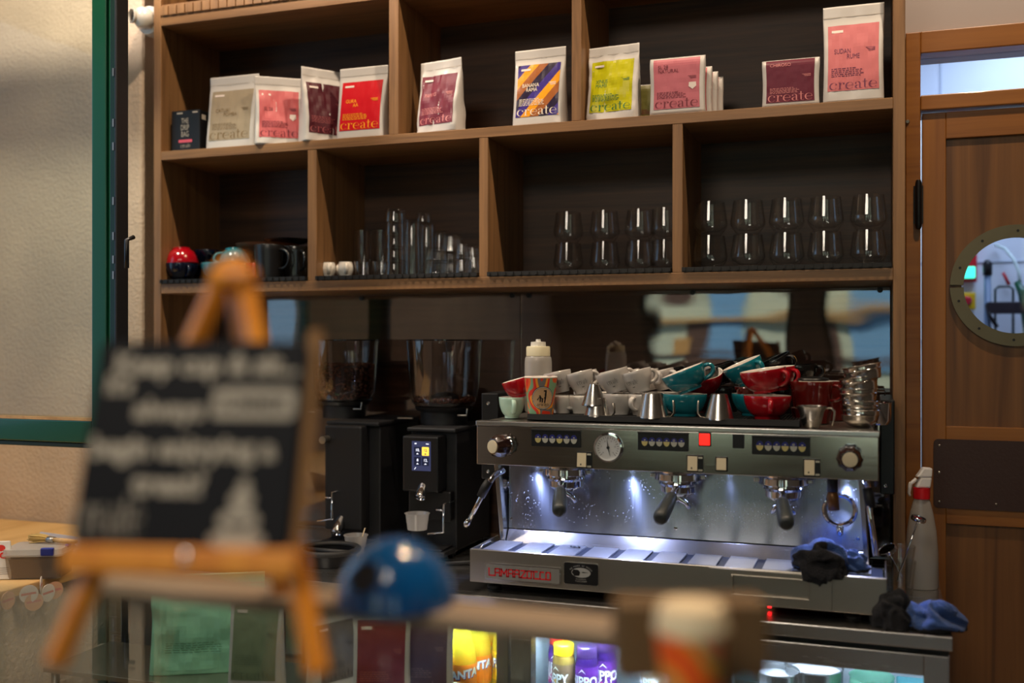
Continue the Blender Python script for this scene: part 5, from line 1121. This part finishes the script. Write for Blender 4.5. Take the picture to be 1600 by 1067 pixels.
    gp('lock_lever', STEELD, lambda w: (w.box(hopx-hopr*.98, hopx-hopr*.55, yf+.09, yf+.10, hb+.018, hb+.022), w.tube([(hopx+hopr*.6, yf+.12, hb+.03), (hopx+hopr*.85, yf+.12, hb+.03), (hopx+hopr*.87, yf+.12, hb+.05)], .003, 8)), .001)
    h = gp('hopper', HOP, lambda w: w.lathe([(hopr*.74, hb+.05), (hopr*.86, hb+.066), (hopr*.90, hb+.09), (hopr, ht), (hopr*.985, ht), (hopr*.885, hb+.09), (hopr*.845, hb+.068), (hopr*.725, hb+.052)], 48, c=hc_))
    gp('hopper_lid', glassy('lid_smoke', (120, 112, 108), 1.5), lambda w: w.lathe([(0, ht+.001), (hopr*1.01, ht+.001), (hopr*1.01, ht+.005), (0, ht+.0055)], 48, c=hc_), 0, h)
    gp('shut_off', BLKM, lambda w: w.lathe([(.001, hb+.05), (hopr*.42, hb+.055), (hopr*.36, hb+.082), (hopr*.15, hb+.092), (.001, hb+.094)], 24, c=hc_), 0, h)
    def beans(w):
        rr = random.Random(3); n = 420 if level < .03 else 900
        for k in range(n):
            a = rr.uniform(0, 2*PI)
            if level < .03: q = hopr*.82*math.sqrt(rr.random()); z = hb+.055+.012*rr.random()+.014*(q/hopr)
            else: q = hopr*(.78+.06*rr.random()); z = hb+.06+level*rr.random(); q *= .96+.1*(z-hb)/.2
            if k > n*.75 and level > .03: q = hopr*.84*math.sqrt(rr.random()); z = hb+.06+level*(1+.04*rr.random())
            e = Matrix.Translation((hc_.x+q*math.cos(a), hc_.y+q*math.sin(a), z)) @ Matrix.Rotation(rr.uniform(0, 6), 4, 'Z') @ Matrix.Rotation(rr.uniform(-1.2, 1.2), 4, 'X')
            vs = [(.0055, 0, 0), (-.0055, 0, 0), (0, .0038, 0), (0, -.0038, 0), (0, 0, .0034), (0, 0, -.0028), (.0032, .0026, .0016), (-.0032, -.0026, .0016)]
            w.add([e @ Vector(v) for v in vs], [(0, 6, 4), (6, 2, 4), (2, 1, 4), (1, 7, 4), (7, 3, 4), (3, 0, 4), (2, 0, 5), (1, 2, 5), (3, 1, 5), (0, 3, 5), (0, 2, 6), (1, 3, 7)], 0, True)
    o = gp('coffee_beans', mat('roast_beans', (104, 56, 30), .35), beans, 0, h); o['kind'] = 'stuff'
    if level >= .03: gp('bean_core', mat('bean_core_brown', (52, 28, 16), .7), lambda w: w.lathe([(.001, hb+.055), (hopr*.76, hb+.058), (hopr*.79, hb+.055+level), (.001, hb+.058+level)], 32, c=hc_), 0, h)
    return t
yg = 2.62
grinder('black coffee grinder with a lit touch screen and a nearly empty clear hopper', P(630, 700, yg).x, P(703, 700, yg).x, yg, P(690, 669, 2.65).z, P(690, 600, 2.78).x, .112, .01)
grinder('black coffee grinder left of the other, its hopper half full of beans', P(503, 700, yg).x, P(582, 700, yg).x, yg, P(560, 659, 2.65).z, P(533, 600, 2.78).x, .105, .10, screen=False)
def pcup(label, loc, r, h, k=.74):
    t = thing('plastic_cup', label, 'plastic cup', loc, 'clear plastic sample cups')
    MB().lathe([(0, .001), (r*k, 0), (r*.98, h*.97), (r*1.04, h*.975), (r*1.04, h), (r*.96, h), (r*.94, h*.95), (r*k*.95, .003), (0, .003)], 32).build('body', PLCUP, t); return t
q = P(652, 827, yg-.035)
pcup('clear plastic cup hanging under the spout of the screen grinder', (q.x, yg-.035, q.z), .034, .045, .8)
q = PZ(556, 868, ZK)
t = pcup('clear plastic cup with a stirrer standing on the counter behind the blue dome', (q.x, q.y, ZK+.0005), .0335, .058)
o = MB().tube([(0, 0, 0), (.03, -.01, .075)], .0016, 6).build('stirrer', mat('stirrer_wood', (214, 196, 160), .5)); o.location = (q.x+.004, q.y, ZK+.006); tag(o, 'thin stirrer leaning in the plastic cup on the counter', 'stirrer')
q = PZ(500, 885, ZK)
t = thing('knock_box', 'round black rubber-rimmed knock box on the counter behind the chalkboard', 'knock box', (q.x, q.y+.05, ZK+.0005))
MB().lathe([(0, .004), (.065, .004), (.065, 0), (.072, 0), (.076, .03), (.066, .032), (.066, .01), (0, .01)], 40).build('bin', BLK, t)
MB().lathe([(.078+.009*math.cos(k*PI/6), .036+.008*math.sin(k*PI/6)) for k in range(13)], 48).build('rim', BLKR, t)
MB().tube([(-.075, 0, .03), (.075, 0, .03)], .008, 12).build('knock_bar', BLKR, t)
# small cleaning things between grinder and counter edge
o = MB().tube([(0, 0, 0), (.11, .06, .004)], .005, 8).build('cleaning_brush', BLKR); q = PZ(712, 885, ZK); o.location = (q.x-.03, q.y, ZK+.0055); tag(o, 'thin black brush lying on the counter between grinder and machine', 'brush')
# ================================================================== right end of the counter
q = PZ(1440, 918, ZK)
t = thing('spray_bottle', 'white spray bottle with a red collar at the right end of the counter', 'spray bottle', (q.x, q.y, ZK+.0005), rot=(0, 0, .2))
hS = P(1440, 730, q.y).z-ZK
w = MB(); w.lathe([(0, 0), (.037, 0), (.040, .006), (.0385, .09), (.034, hS*.48), (.027, hS*.62), (.020, hS*.715), (.017, hS*.74), (0, hS*.74)], 36, sy=.8)
w.build('body', FROST, t)
MB().lathe([(0, .003), (.034, .003), (.036, .008), (.036, .07), (0, .07)], 36, sy=.78).build('liquid', glassy('cleaning_liquid', (225, 228, 235), 1.35, .05, body=(200, 205, 215), bodyamt=.4), t)
MB().lathe([(.0, hS*.74), (.0195, hS*.74), (.0195, hS*.83), (0, hS*.83)], 28, flute=.015, nfl=24).build('collar', mat('collar_red', (210, 20, 30), .4), t)
w = MB(); w.hexa([(-.016, -.014, hS*.832), (.018, -.014, hS*.832), (.018, .014, hS*.832), (-.016, .014, hS*.832)], [(-.004, -.012, hS*.92), (.022, -.012, hS*.92), (.022, .012, hS*.92), (-.004, .012, hS*.92)])
w.hexa([(-.014, -.013, hS*.918), (.022, -.013, hS*.918), (.022, .013, hS*.918), (-.014, .013, hS*.918)], [(.002, -.010, hS), (.024, -.010, hS*.995), (.024, .010, hS*.995), (.002, .010, hS)])
w.build('spray_head', mat('sprayer_white', (228, 222, 216), .35), t, bevel=.004)
w = MB(); w.tube([(-.012, 0, hS*.9), (-.026, 0, hS*.86), (-.030, 0, hS*.78), (-.026, 0, hS*.76)], [.005, .005, .004, .003], 8); w.build('trigger', MC['sprayer_white'], t)
q = PZ(1407, 936, ZK)
o1 = glass('water_glass', 'outer clear glass holding utensils beside the spray bottle', (q.x, q.y, ZK+.0005), tumbler(.034, .09, .026), 'glasses beside the spray bottle', flute=.02)
o1 = glass('water_glass', 'upper clear glass nested in the other, holding utensils', (q.x, q.y, ZK+.026), tumbler(.0335, .098, .0205), 'glasses beside the spray bottle')
def therm(label, base, top, r):
    t = thing('probe_thermometer', label, 'thermometer', base); d = Vector(top)-Vector(base); M_ = Vector((0, 0, 1)).rotation_difference(d.normalized()).to_matrix().to_4x4(); L__ = d.length
    MB().tube([(0, 0, 0), d], .0018, 8).build('probe', CHROME, t)
    MB().lathe([(0, 0), (r*.9, 0), (r, .003), (r, .008), (r*.93, .010), (r*.9, .008), (0, .008)], 30, M=Matrix.Translation(d) @ M_).build('dial', CHROME, t)
a = P(1408, 900, q.y); tp_ = P(1434, 814, q.y-.01); therm('dial thermometer standing in the glasses, its dial up against the spray bottle', (q.x-.008, q.y, ZK+.04), tp_, .017)
tp_ = P(1388, 862, q.y-.02); tp_.x -= .0; therm('wide dial thermometer leaning left out of the glasses', (q.x+.006, q.y+.004, ZK+.05), (tp_.x, tp_.y, tp_.z), .022)
# cloths
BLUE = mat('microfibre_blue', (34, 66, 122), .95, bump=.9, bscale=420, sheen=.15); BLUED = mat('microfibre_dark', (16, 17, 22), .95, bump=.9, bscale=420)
def cloth(name, label, loc, path, depth, th, seed, amp=.010, taper=.6, rot=0, mats=(BLUE, BLUED)):
    """sheet whose folded section 'path' (x, z) is swept back along Y"""
    n = len(path); nd = 14; V_ = []; 
    def sm(i): 
        a = Vector(path[max(i-1, 0)]); b = Vector(path[min(i+1, n-1)]); d = (b-a).normalized(); return Vector((-d.y, d.x))
    w = MB()
    for side in (1, -1):
        for j in range(nd+1):
            y = depth*j/nd; k = 1-taper*(j/nd)**2
            for i, p in enumerate(path):
                nn = sm(i)*th*.5*side; x, z = p[0]*k+nn.x, p[1]*(k if p[1] > 0 else 1)+nn.y
                nz = Vector((noise.noise(Vector((p[0]*22+seed, y*20, p[1]*22)))*amp, noise.noise(Vector((p[0]*14+seed+9, y*13, p[1]*14)))*amp*1.5, noise.noise(Vector((p[0]*18, y*16+seed, p[1]*18+4)))*amp*(1 if z > .012 else .2)))
                V_.append((x+nz.x, y+nz.y, z+nz.z))
    m = (nd+1)*n; fs = []; mi = []
    for j in range(nd):
        for i in range(n-1):
            a = j*n+i; fs.append((a, a+1, a+n+1, a+n)); mi.append(0)
            a += m; fs.append((a, a+n, a+n+1, a+1)); mi.append(1)
    for i in range(n-1): fs.append((i, m+i, m+i+1, i+1)); mi.append(1); a = nd*n+i; fs.append((a, a+1, m+a+1, m+a)); mi.append(1)
    for j in range(nd): a = j*n; fs.append((a, a+n, m+a+n, m+a)); mi.append(1); a = j*n+n-1; fs.append((a, m+a, m+a+n, a+n)); mi.append(1)
    for f, q_ in zip(fs, mi): w.f.append(list(f)); w.mi.append(q_); w.sm.append(True)
    w.v = [Vector(v) for v in V_]
    o = w.build(name, list(mats), sub=1); o.location = loc; o.rotation_euler = (0, 0, rot); return tag(o, label, 'cloth')
def spline(pts, n=6):
    out = []
    for i in range(len(pts)-1):
        p0, p1, p2, p3 = pts[max(i-1, 0)], pts[i], pts[i+1], pts[min(i+2, len(pts)-1)]
        for k in range(n):
            t = k/n; out.append(tuple(.5*((2*p1[c])+(-p0[c]+p2[c])*t+(2*p0[c]-5*p1[c]+4*p2[c]-p3[c])*t*t+(-p0[c]+3*p1[c]-3*p2[c]+p3[c])*t**3) for c in (0, 1)))
    out.append(tuple(pts[-1])); return out
cl = P(1284, 880, YT-.02); q_c = P(1418, 985, YK)
def crumple(label, loc, r, seed, dark, drape=None, fold=.42, freq=2.0, rot=0):
    """bunched cloth: a closed surface pushed into ridged folds, flat where it lies, hanging past 'drape'"""
    w = MB(); nu, nv = 72, 44; vs = []
    for j in range(nv+1):
        ph = -PI/2+PI*j/nv
        for i in range(nu):
            a = 2*PI*i/nu; d = Vector((math.cos(ph)*math.cos(a), math.cos(ph)*math.sin(a), math.sin(ph)))
            q = d*freq+Vector((seed, seed*.37, seed*.71)); wv = noise.noise(q*.6)*1.6
            rg = 1-abs(noise.noise(q+Vector((wv, wv*.5, -wv))))*3.2; rg2 = 1-abs(noise.noise(q*2.3+Vector((3, wv, 0))))*2.6
            k = 1+fold*(rg*.62+rg2*.06-.35)+.18*noise.noise(d*1.3+Vector((seed, 0, 0)))
            x, y, z = d.x*r[0]*k, d.y*r[1]*k, d.z*r[2]*k*1.15
            if drape is not None and y < drape: z = z*(.9)-(drape-y)*1.15; y = drape-(drape-y)*.42
            else: z = max(z, -r[2]*.42+.002*noise.noise(q*4))
            vs.append((x, y, z+r[2]*.42))
    fs = []
    for j in range(nv):
        for i in range(nu): fs.append((j*nu+i, j*nu+(i+1) % nu, (j+1)*nu+(i+1) % nu, (j+1)*nu+i))
    w.add(vs, fs, 0, True)
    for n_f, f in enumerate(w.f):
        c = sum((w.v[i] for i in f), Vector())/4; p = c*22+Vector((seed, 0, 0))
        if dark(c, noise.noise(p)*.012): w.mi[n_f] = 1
    o = w.build('cleaning_cloth', [BLUE, BLUED]); o.location = loc; o.rotation_euler = (0, 0, rot); return tag(o, label, 'cloth', 'microfibre cloths')
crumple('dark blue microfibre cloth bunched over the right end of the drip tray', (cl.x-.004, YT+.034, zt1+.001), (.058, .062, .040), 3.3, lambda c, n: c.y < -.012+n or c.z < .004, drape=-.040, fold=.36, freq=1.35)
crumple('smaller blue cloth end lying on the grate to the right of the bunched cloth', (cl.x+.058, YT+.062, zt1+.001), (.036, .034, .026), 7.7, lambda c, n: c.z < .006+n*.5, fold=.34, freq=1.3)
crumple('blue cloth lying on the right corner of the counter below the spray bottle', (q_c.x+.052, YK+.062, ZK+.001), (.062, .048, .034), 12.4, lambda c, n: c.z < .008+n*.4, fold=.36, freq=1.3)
crumple('black bunched cloth on the counter corner, left of the blue one', (q_c.x-.028, YK+.052, ZK+.001), (.042, .044, .046), 5.1, lambda c, n: True, fold=.34, freq=1.3)
# ================================================================== left ledge things
q = PZ(62, 898, .899)
t = thing('food_box', 'clear lidded plastic box with brown contents on the wooden ledge', 'box', (q.x, q.y, .8995), rot=(0, 0, .42))
w = MB(); h0 = .062
def rb4(w, sx, sy, z0, z1, k=1., mi=0, r=.014):
    a = rrect(-sx, sx, -sy, sy, r, 4); b = [(x*k, y*k) for x, y in a]; n = len(a)
    w.add([(x, y, z0) for x, y in a]+[(x, y, z1) for x, y in b], [tuple(range(n-1, -1, -1)), tuple(range(n, 2*n))]+[(i, (i+1) % n, n+(i+1) % n, n+i) for i in range(n)], mi, False)
rb4(w, .066, .052, .0, h0, 1.06); w.build('tub', glassy('tub_plastic', (225, 220, 214), 1.45, .12, body=(190, 176, 160), bodyamt=.3), t)
w = MB(); rb4(w, .062, .048, .003, h0*.8, 1.04); w.build('contents', mat('brown_contents', (112, 92, 74), .9), t)
w = MB(); rb4(w, .0735, .0585, h0, h0+.013, .97); rb4(w, .0755, .0605, h0-.004, h0+.0005, 1.0); w.build('lid', FROST, t)
for a_, b_ in ((.04, -.056), (-.078, 0)): MB().box(a_-.016, a_+.016, b_-.008, b_+.004, h0-.002, h0+.018).build('clip', mat('clip_blue', (30, 44, 130), .4), t, bevel=.003) if a_ > 0 else None
MB().box(.066, .076, -.01, .012, h0+.008, h0+.0165).build('clip', MC['clip_blue'], t, bevel=.003)
c, s_ = math.cos(.42), math.sin(.42); bt = .8995+h0+.0135
t = thing('pastry_brush', 'pastry brush with pale bristles and wooden handle lying on the box lid', 'brush', (q.x, q.y, bt))
a, b = P(25, 829, q.y+.01), P(110, 828, q.y+.03); z_ = bt+.010
MB((q.x, q.y, bt)).tube([(b.x-.055, b.y, z_), (b.x-.02, b.y, z_-.001), (b.x+.02, b.y, z_)], [.006, .007, .005], 12).build('handle', LEDGE, t)
MB((q.x, q.y, bt)).tube([(b.x-.07, b.y, z_), (b.x-.052, b.y, z_)], [.009, .007], 12, flat=1.4).build('ferrule', STEELD, t)
w = MB((q.x, q.y, bt)); rr = random.Random(5)
for k in range(90): dy, dz = rr.uniform(-.014, .014), rr.uniform(-.007, .010); w.tube([(b.x-.068, b.y+dy*.5, z_+dz*.5), (b.x-.092, b.y+dy*.9, z_+dz*.9), (b.x-.118-rr.random()*.01, b.y+dy*1.2, z_+dz*1.2-.002)], .0011, 4)
w.build('bristles', mat('bristle', (206, 168, 92), .7), t)
o = MB()
pts = [(-.12, -.02, 0), (.055, -.0, .0), (.075, .012, .035), (.05, .02, .062), (-.12, .02, .075)]
o.add([(x, y, z) for x, y, z in pts]+[(x, y+.0025, z) for x, y, z in pts], [(0, 1, 2, 3, 4), (9, 8, 7, 6, 5)]+[(i, i+5, (i+1) % 5+5, (i+1) % 5) for i in range(5)]); o.add([(.055, -.002, .0), (.075, .010, .035), (.03, -.004, .05), (.02, -.008, .02)], [(0, 1, 2, 3)])
o = o.build('paper_bag', mat('paper', (206, 202, 206), .7)); qq = PZ(0, 882, .899); o.location = (q.x-.02, q.y+.14, .91+.03); o.rotation_euler = (0, 0, .1); tag(o, 'folded white paper bag standing against the wall behind the plastic box', 'paper bag')
o.location.z = .9005
qq = PZ(16, 905, .899)
t = thing('snack_pouch', 'white pouch with red spots at the far left edge of the ledge', 'pouch', (qq.x-.035, qq.y-.01, .9), rot=(0, 0, .5))
w = MB(); w.hexa([(-.04, -.014, 0), (.04, -.014, 0), (.04, .014, 0), (-.04, .014, 0)], [(-.036, -.002, .095), (.034, -.002, .095), (.034, .002, .095), (-.036, .002, .095)]); w.build('pouch', WHITEC, t, bevel=.003)
w = MB(); fn_ = lambda a, b: (a, -.0148+b*.126, b)
for cx, cz in ((.02, .06), (-.012, .035), (.012, .078)): w.flat([[(cx+.011*math.cos(k*PI/8), cz+.008*math.sin(k*PI/8)) for k in range(16)]], fn_, 0)
for k in range(4): w.flat([[(-.02, .028-.005*k), (.034, .028-.005*k), (.034, .0295-.005*k), (-.02, .0295-.005*k)]], fn_, 1)
w.build('printed_front', [mat('spot_red', (206, 40, 24), .5), mat('print_grey', (150, 140, 130), .5)], t)
t = thing('jar_lid', 'small dark lid lying at the left end beside the box lid', 'cup_lid', (q.x-.095, q.y+.0, bt+.0)) if False else None
# garland of paper discs under the ledge edge, and lower one at the fridge side
DISC = [mat('disc_peach', (214, 160, 124), .6), mat('disc_white', (220, 208, 198), .6), mat('disc_pink', (206, 120, 110), .6)]
def garland(label, pts, r):
    t = thing('paper_garland', label, 'garland', pts[0])
    rr = random.Random(9)
    for i, p in enumerate(pts):
        d = Vector(p)-Vector(pts[0]); M_ = Matrix.Translation(d) @ Matrix.Rotation(rr.uniform(-.5, .5), 4, 'Z') @ Matrix.Rotation(PI/2, 4, 'Y') @ Matrix.Rotation(rr.uniform(-.3, .3), 4, 'X')
        w = MB(); w.lathe([(0, 0), (r, 0), (r, .0012), (0, .0012)], 28, 0, M=M_); w.box(0, 0, 0, 0, 0, 0, 1) if False else None
        M2 = M_ @ Matrix.Translation((0, 0, .0014)); w.add([M2 @ Vector(v) for v in ((-.003, -r*.8, 0), (.003, -r*.8, 0), (.001, r*.8, 0), (-.004, r*.7, 0))], [(0, 1, 2, 3)], 1)
        w.build('disc', [DISC[(0, 1, 0, 1, 1, 0)[i % 6]], DISC[2]], t)
    return t
gp_ = lambda px, py, dx=.012: (lambda v: (v.x, v.y, v.z))(P(px, py, (lambda u: (LX+dx)/((-math.sin(TH)+u*math.cos(TH))/(math.cos(TH)+u*math.sin(TH))))((px-800)/FPX)))
garland('string of peach and white paper discs hanging from the wooden ledge edge', [gp_(12, 938), gp_(45, 928), gp_(53, 940, .018), gp_(64, 914, .016), gp_(75, 926, .024), gp_(85, 922, .02)], .022)
garland('string of white paper discs with red marks hanging low beside the fridge', [gp_(150, 1035, .010), gp_(160, 1018, .012), gp_(156, 1050, .016)], .022)
# ================================================================== reflections below the case glass, built as solid bags on an added trolley
ZS2 = .70
t = thing('trolley', 'low steel trolley in front of the fridge, added under the bags built for reflections', 'trolley', (-1.3, 2.12, 0))
MB((-1.3, 2.12, 0)).box(-1.93, -.78, 2.0, 2.24, ZS2-.012, ZS2).build('shelf', STEELD, t, bevel=.002)
for x in (-1.91, -.80):
    for y in (2.02, 2.22): MB((-1.3, 2.12, 0)).tube([(x, y, .0), (x, y, ZS2-.012)], .010, 10).build('leg', STEELD, t)
MINTB = mat('mint_pouch', (150, 212, 180), .35, coat=.3)
q = P(335, 960, 2.15)
t2 = coffee_bag('large mint green coffee bag built for a reflection behind the chalkboard easel legs', 0, 0, ZS2+.0005, .27, P(335, 897, 2.12).z-ZS2, 2.12, MINTB, mat('mint_print', (106, 164, 132), .5), [('', 0)], rz=.5, seed=31, crump=1.4, pos=(P(325, 960, 2.12).x, 2.12, 0), group='reflections built as coffee bags on the trolley', lab=(.05, .85), words='')
for o in t2.children:
    if o.name.startswith('pouch'): o.data.materials[0] = MINTB
coffee_bag('coffee bag with a grey green label built for a reflection beside the mint green bag', 0, 0, ZS2+.0005, .125, P(400, 930, 2.03).z-ZS2, 2.02, mat('label_sage', (122, 136, 108), .4), mat('sage_print', (100, 116, 92), .5), [('', 0)], rz=.25, seed=32, pos=(P(400, 960, 2.03).x, 2.035, 0), group='reflections built as coffee bags on the trolley', lab=(.14, .9))
coffee_bag('coffee bag with a brick red label built for a reflection below the blue dome', 0, 0, ZS2+.0005, .128, P(595, 948, 2.06).z-ZS2, 2.06, mat('label_brick', (134, 50, 48), .35), mat('brick_print', (176, 96, 84), .5), [('RECIPE', 0)], rz=.35, seed=33, pos=(P(597, 960, 2.06).x, 2.06, 0), group='reflections built as coffee bags on the trolley', lab=(.1, .86), tpos=(.06, .86), words='create')
coffee_bag('coffee bag with a dull violet label built for a reflection left of the drink bottles', 0, 0, ZS2+.0005, .14, P(700, 952, 2.12).z-ZS2, 2.12, mat('label_violet', (92, 66, 84), .35), mat('violet_print', (140, 110, 124), .5), [('RECIPE', 0)], rz=.3, seed=34, pos=(P(660, 960, 2.12).x, 2.12, 0), group='reflections built as coffee bags on the trolley', lab=(.1, .86), tpos=(.06, .86))
coffee_bag('narrow white coffee bag edge on, built for a reflection left of the brick red one', 0, 0, ZS2+.0005, .12, P(505, 945, 2.12).z-ZS2, 2.12, mat('label_dim', (120, 112, 108), .4), mat('dim_print', (90, 82, 80), .5), [('', 0)], rz=1.1, seed=35, pos=(P(520, 960, 2.12).x, 2.12, 0), group='reflections built as coffee bags on the trolley')
# ================================================================== glass display case in the foreground
def C(px, py, d): return Vector(((px-800)/FPX*d*math.cos(TH)-d*math.sin(TH), (px-800)/FPX*d*math.sin(TH)+d*math.cos(TH), CZ+(533.5-py)/FPX*d))
ZG = 1.225
t = thing('display_case', 'glass-topped display case at the front carrying the easel, blue dome and paper cup', 'display case', (-.3, .7, 0)); do = (-.3, .7, 0)
cxa, cxb = P(150, 950, .94).x, P(1182, 950, .94).x
CASE = mat('case_frame', (150, 132, 112), .4)
MB(do).box(-1.0, cxb, .30, .9145, ZG-.008, ZG).build('glass_top', glassy('case_glass', (238, 242, 240), 1.2, .02, extra=.0), t)
MB(do).box(cxa, cxb, .915, .975, ZG-.004, ZG+.011).build('rear_rail', CASE, t, bevel=.003)
MB(do).box(-1.0, cxb, .28, .2995, ZG-.016, ZG).build('front_rail', CASE, t, bevel=.003)
MB(do).box(cxa+.01, cxb-.01, .935, .941, .62, ZG-.009).build('rear_pane', MC['case_glass'], t)
MB(do).box(-1.0, cxb, .28, .962, 0, .62).build('cabinet', mat('case_body', (90, 78, 66), .5), t, bevel=.004)
for x in (cxa-.1, cxb-.006): MB(do).box(x, x+.006, .30, .904, .62, ZG-.009).build('end_panel', MC['case_glass'], t)
# easel with chalkboard
d0 = .845; A = C(75, 1050, d0); phi = TH+math.radians(-6); hw0 = .112
bc = C(286, 1060, .842); bc.z = ZG
lean = math.radians(18)
R_ = Matrix.Rotation(phi, 4, 'Z')
t = thing('tabletop_easel', 'small orange pine easel holding a black chalkboard with white handwriting', 'easel', (bc.x, bc.y, ZG+.0005), rot=(0, 0, phi))
LM = Matrix.Rotation(-lean, 4, 'X')
def E_(x, s, y=0): return LM @ Vector((x, y, s))
H = .352; r_ = .0075
for s_ in (-1, 1):
    w = MB(); a, b = E_(s_*hw0, .006), E_(s_*.010, H)
    w.tube([a, a+(b-a)*.5, b], .0115, 4, smooth=False); w.build('leg', EASEL, t, bevel=.002)
w = MB(); w.tube([E_(0, H-.01, .008), Vector((0, .245, .004))], .010, 4, smooth=False); w.build('rear_leg', EASEL, t, bevel=.002)
w = MB(); w.tube([E_(-.018, H-.004, -.002), E_(.022, H-.004, -.002)], .012, 10); w.tube([E_(-.012, H+.006, 0), E_(.012, H+.010, 0)], .011, 10); w.build('hinge_block', EASEL, t, bevel=.001)
w = MB(); w.T = LM; w.box(-.108, .094, -.026, -.007, .080, .1025); w.build('ledge', EASEL, t, bevel=.003)
w = MB(); w.T = LM; w.box(.080, .093, -.011, -.006, .10, .296); w.build('backing_strip', mat('strip_brown', (140, 98, 46), .6), t, bevel=.002)
w = MB(); w.lathe([(0, 0), (.006, 0), (.004, .004), (0, .005)], 16, M=LM @ Matrix.Translation((.0, -.026, .094)) @ Mx); w.build('bolt', CHROME, t)
cb = thing('chalkboard', 'black chalkboard with blurred white handwriting propped on the small easel', 'chalkboard', t.location, rot=(0, 0, phi))
w = MB(); w.T = LM; bx0_, bx1_, bs0, bs1 = -.106, .083, .103, .283
w.prism(rrect(bx0_, bx1_, bs0, bs1, .008), -.0175, -.0125); w.build('board', mat('chalkboard_black', (10, 14, 22), .6, spec=.2), cb, bevel=.001)
w = MB(); w.T = LM; fc = lambda a, b: (a, -.0182, b); W_ = bx1_-bx0_; X = lambda px: bx0_+W_*(px-130)/360.; Z = lambda py: bs1-(bs1-bs0)*(py-542)/312.
for s_, px, py, sz, al, sx in (('Keep cup & sit...', 160, 594, .026, 'l', .98), ('It\'s', 150, 625, .0235, 'l', .9), ('always', 206, 664, .024, 'l', 1.0), ('begin enjoying a', 140, 724, .026, 'l', .98), ('treat?', 222, 778, .026, 'l', 1.05)):
    w.text(s_, sz, X(px), Z(py), fc, 0, al, bold=.045, sx=sx)
w.serif('create', .024, X(125), Z(838), fc, 0, width=W_*.34)
w.flat([rrect(X(338), X(480), Z(664), Z(616), .006)], fc, 0); w.text('SUMMER', .016, X(409), Z(650), lambda a, b: (a, -.0186, b), 1, bold=.02)
for cx, cy, rx, ry in ((405, 842, 46, 14), (405, 815, 34, 17), (407, 785, 20, 14), (409, 764, 10, 10)): w.flat([[(X(cx+rx*math.cos(k*PI/12)), Z(cy+ry*math.sin(k*PI/12))) for k in range(24)]], fc, 0)
w.flat([[(X(385), Z(818)), (X(425), Z(818)), (X(418), Z(826)), (X(392), Z(826))]], lambda a, b: (a, -.0186, b), 1)
w.build('chalk_writing', [mat('chalk_white', (182, 174, 160), .8), MC['chalkboard_black']], cb)
# blue dome
q = P(615, 950, .94)
t = thing('blue_dome', 'glossy blue dome with a dark oval opening on the rear rail of the glass case', 'tip jar', (q.x, .944, ZG+.0115), rot=(0, 0, TH-.35))
r = .060
prof = [(r*math.cos(k*PI/24), r*1.1*math.sin(k*PI/24)) for k in range(12)]+[(.001, r*1.1)]
DOMEM = mat('dome_blue', (12, 84, 150), .16, coat=.7)
MB().lathe([(0, .0), (r*.98, 0)]+prof, 48, c=(0, 0, .0)).build('shell', DOMEM, t)
w = MB(); n = 28; vs = []; pts_r = []
for k in range(n):
    a = 2*PI*k/n; th_ = .0+.36*math.cos(a)-.18; ph = .55+.27*math.sin(a); pts_r.append((r*1.008*math.cos(ph)*math.sin(th_), -r*1.008*math.cos(ph)*math.cos(th_), r*1.11*math.sin(ph)))
ce = (r*1.012*math.cos(.55)*math.sin(-.18), -r*1.012*math.cos(.55)*math.cos(-.18), r*1.115*math.sin(.55))
w.add([ce]+pts_r, [(0, 1+k, 1+(k+1) % n) for k in range(n)], 0, True); w.build('opening', mat('opening_dark', (22, 20, 20), .6), t)
w = MB(); w.tube(pts_r+[pts_r[0]], .0016, 8, caps=False); w.build('opening_rim', DOMEM, t)
# brown box and patterned paper cup
q = C(1070, 945, .835); wd_ = 240/FPX*.83
t = thing('napkin_holder', 'plain brown upright box standing behind the blurred paper cup in the foreground', 'napkin holder', (q.x, q.y+.02, ZG+.0005), rot=(0, 0, TH+.02))
MB().box(-wd_/2, wd_/2, -.02, .02, 0, q.z-ZG).build('box', mat('kraft_brown', (108, 84, 54), .6), t, bevel=.003)
q = C(1080, 945, .775)
t = thing('paper_cup', 'paper cup with cream lid and orange, red and green pattern in the foreground', 'paper cup', (q.x, q.y, ZG+.0005), rot=(0, 0, 2.4))
hh = q.z-ZG; rt = 57/FPX*.775
def cmat():
    m, nt, b, N, L = newmat('cup_swirls'); b.inputs['Roughness'].default_value = .5
    tc = N('ShaderNodeTexCoord'); n = N('ShaderNodeTexNoise'); n.inputs['Scale'].default_value = 30; n.inputs['Detail'].default_value = 0; L(tc.outputs['Object'], n.inputs['Vector'])
    r = N('ShaderNodeValToRGB'); r.color_ramp.interpolation = 'CONSTANT'; e = r.color_ramp.elements
    e[0].color = lin((250, 100, 30)); e[1].position = .42; e[1].color = lin((255, 160, 26))
    for p, c in ((.5, (168, 186, 108)), (.58, (236, 80, 36)), (.64, (240, 210, 160))): x = e.new(p); x.color = lin(c)
    L(n.outputs['Fac'], r.inputs[0]); L(r.outputs[0], b.inputs['Base Color']); return m
MB().lathe([(0, .0), (rt*.74, 0), (rt*.97, hh*.74), (0, hh*.74)], 40).build('body', cmat(), t)
MB().lathe([(0, hh*.742), (rt*1.0, hh*.742), (rt*1.02, hh*.80), (rt*.95, hh*.84), (rt*.93, hh*.96), (rt*.86, hh), (0, hh*.97)], 40).build('lid', mat('lid_cream', (240, 222, 186), .45), t)
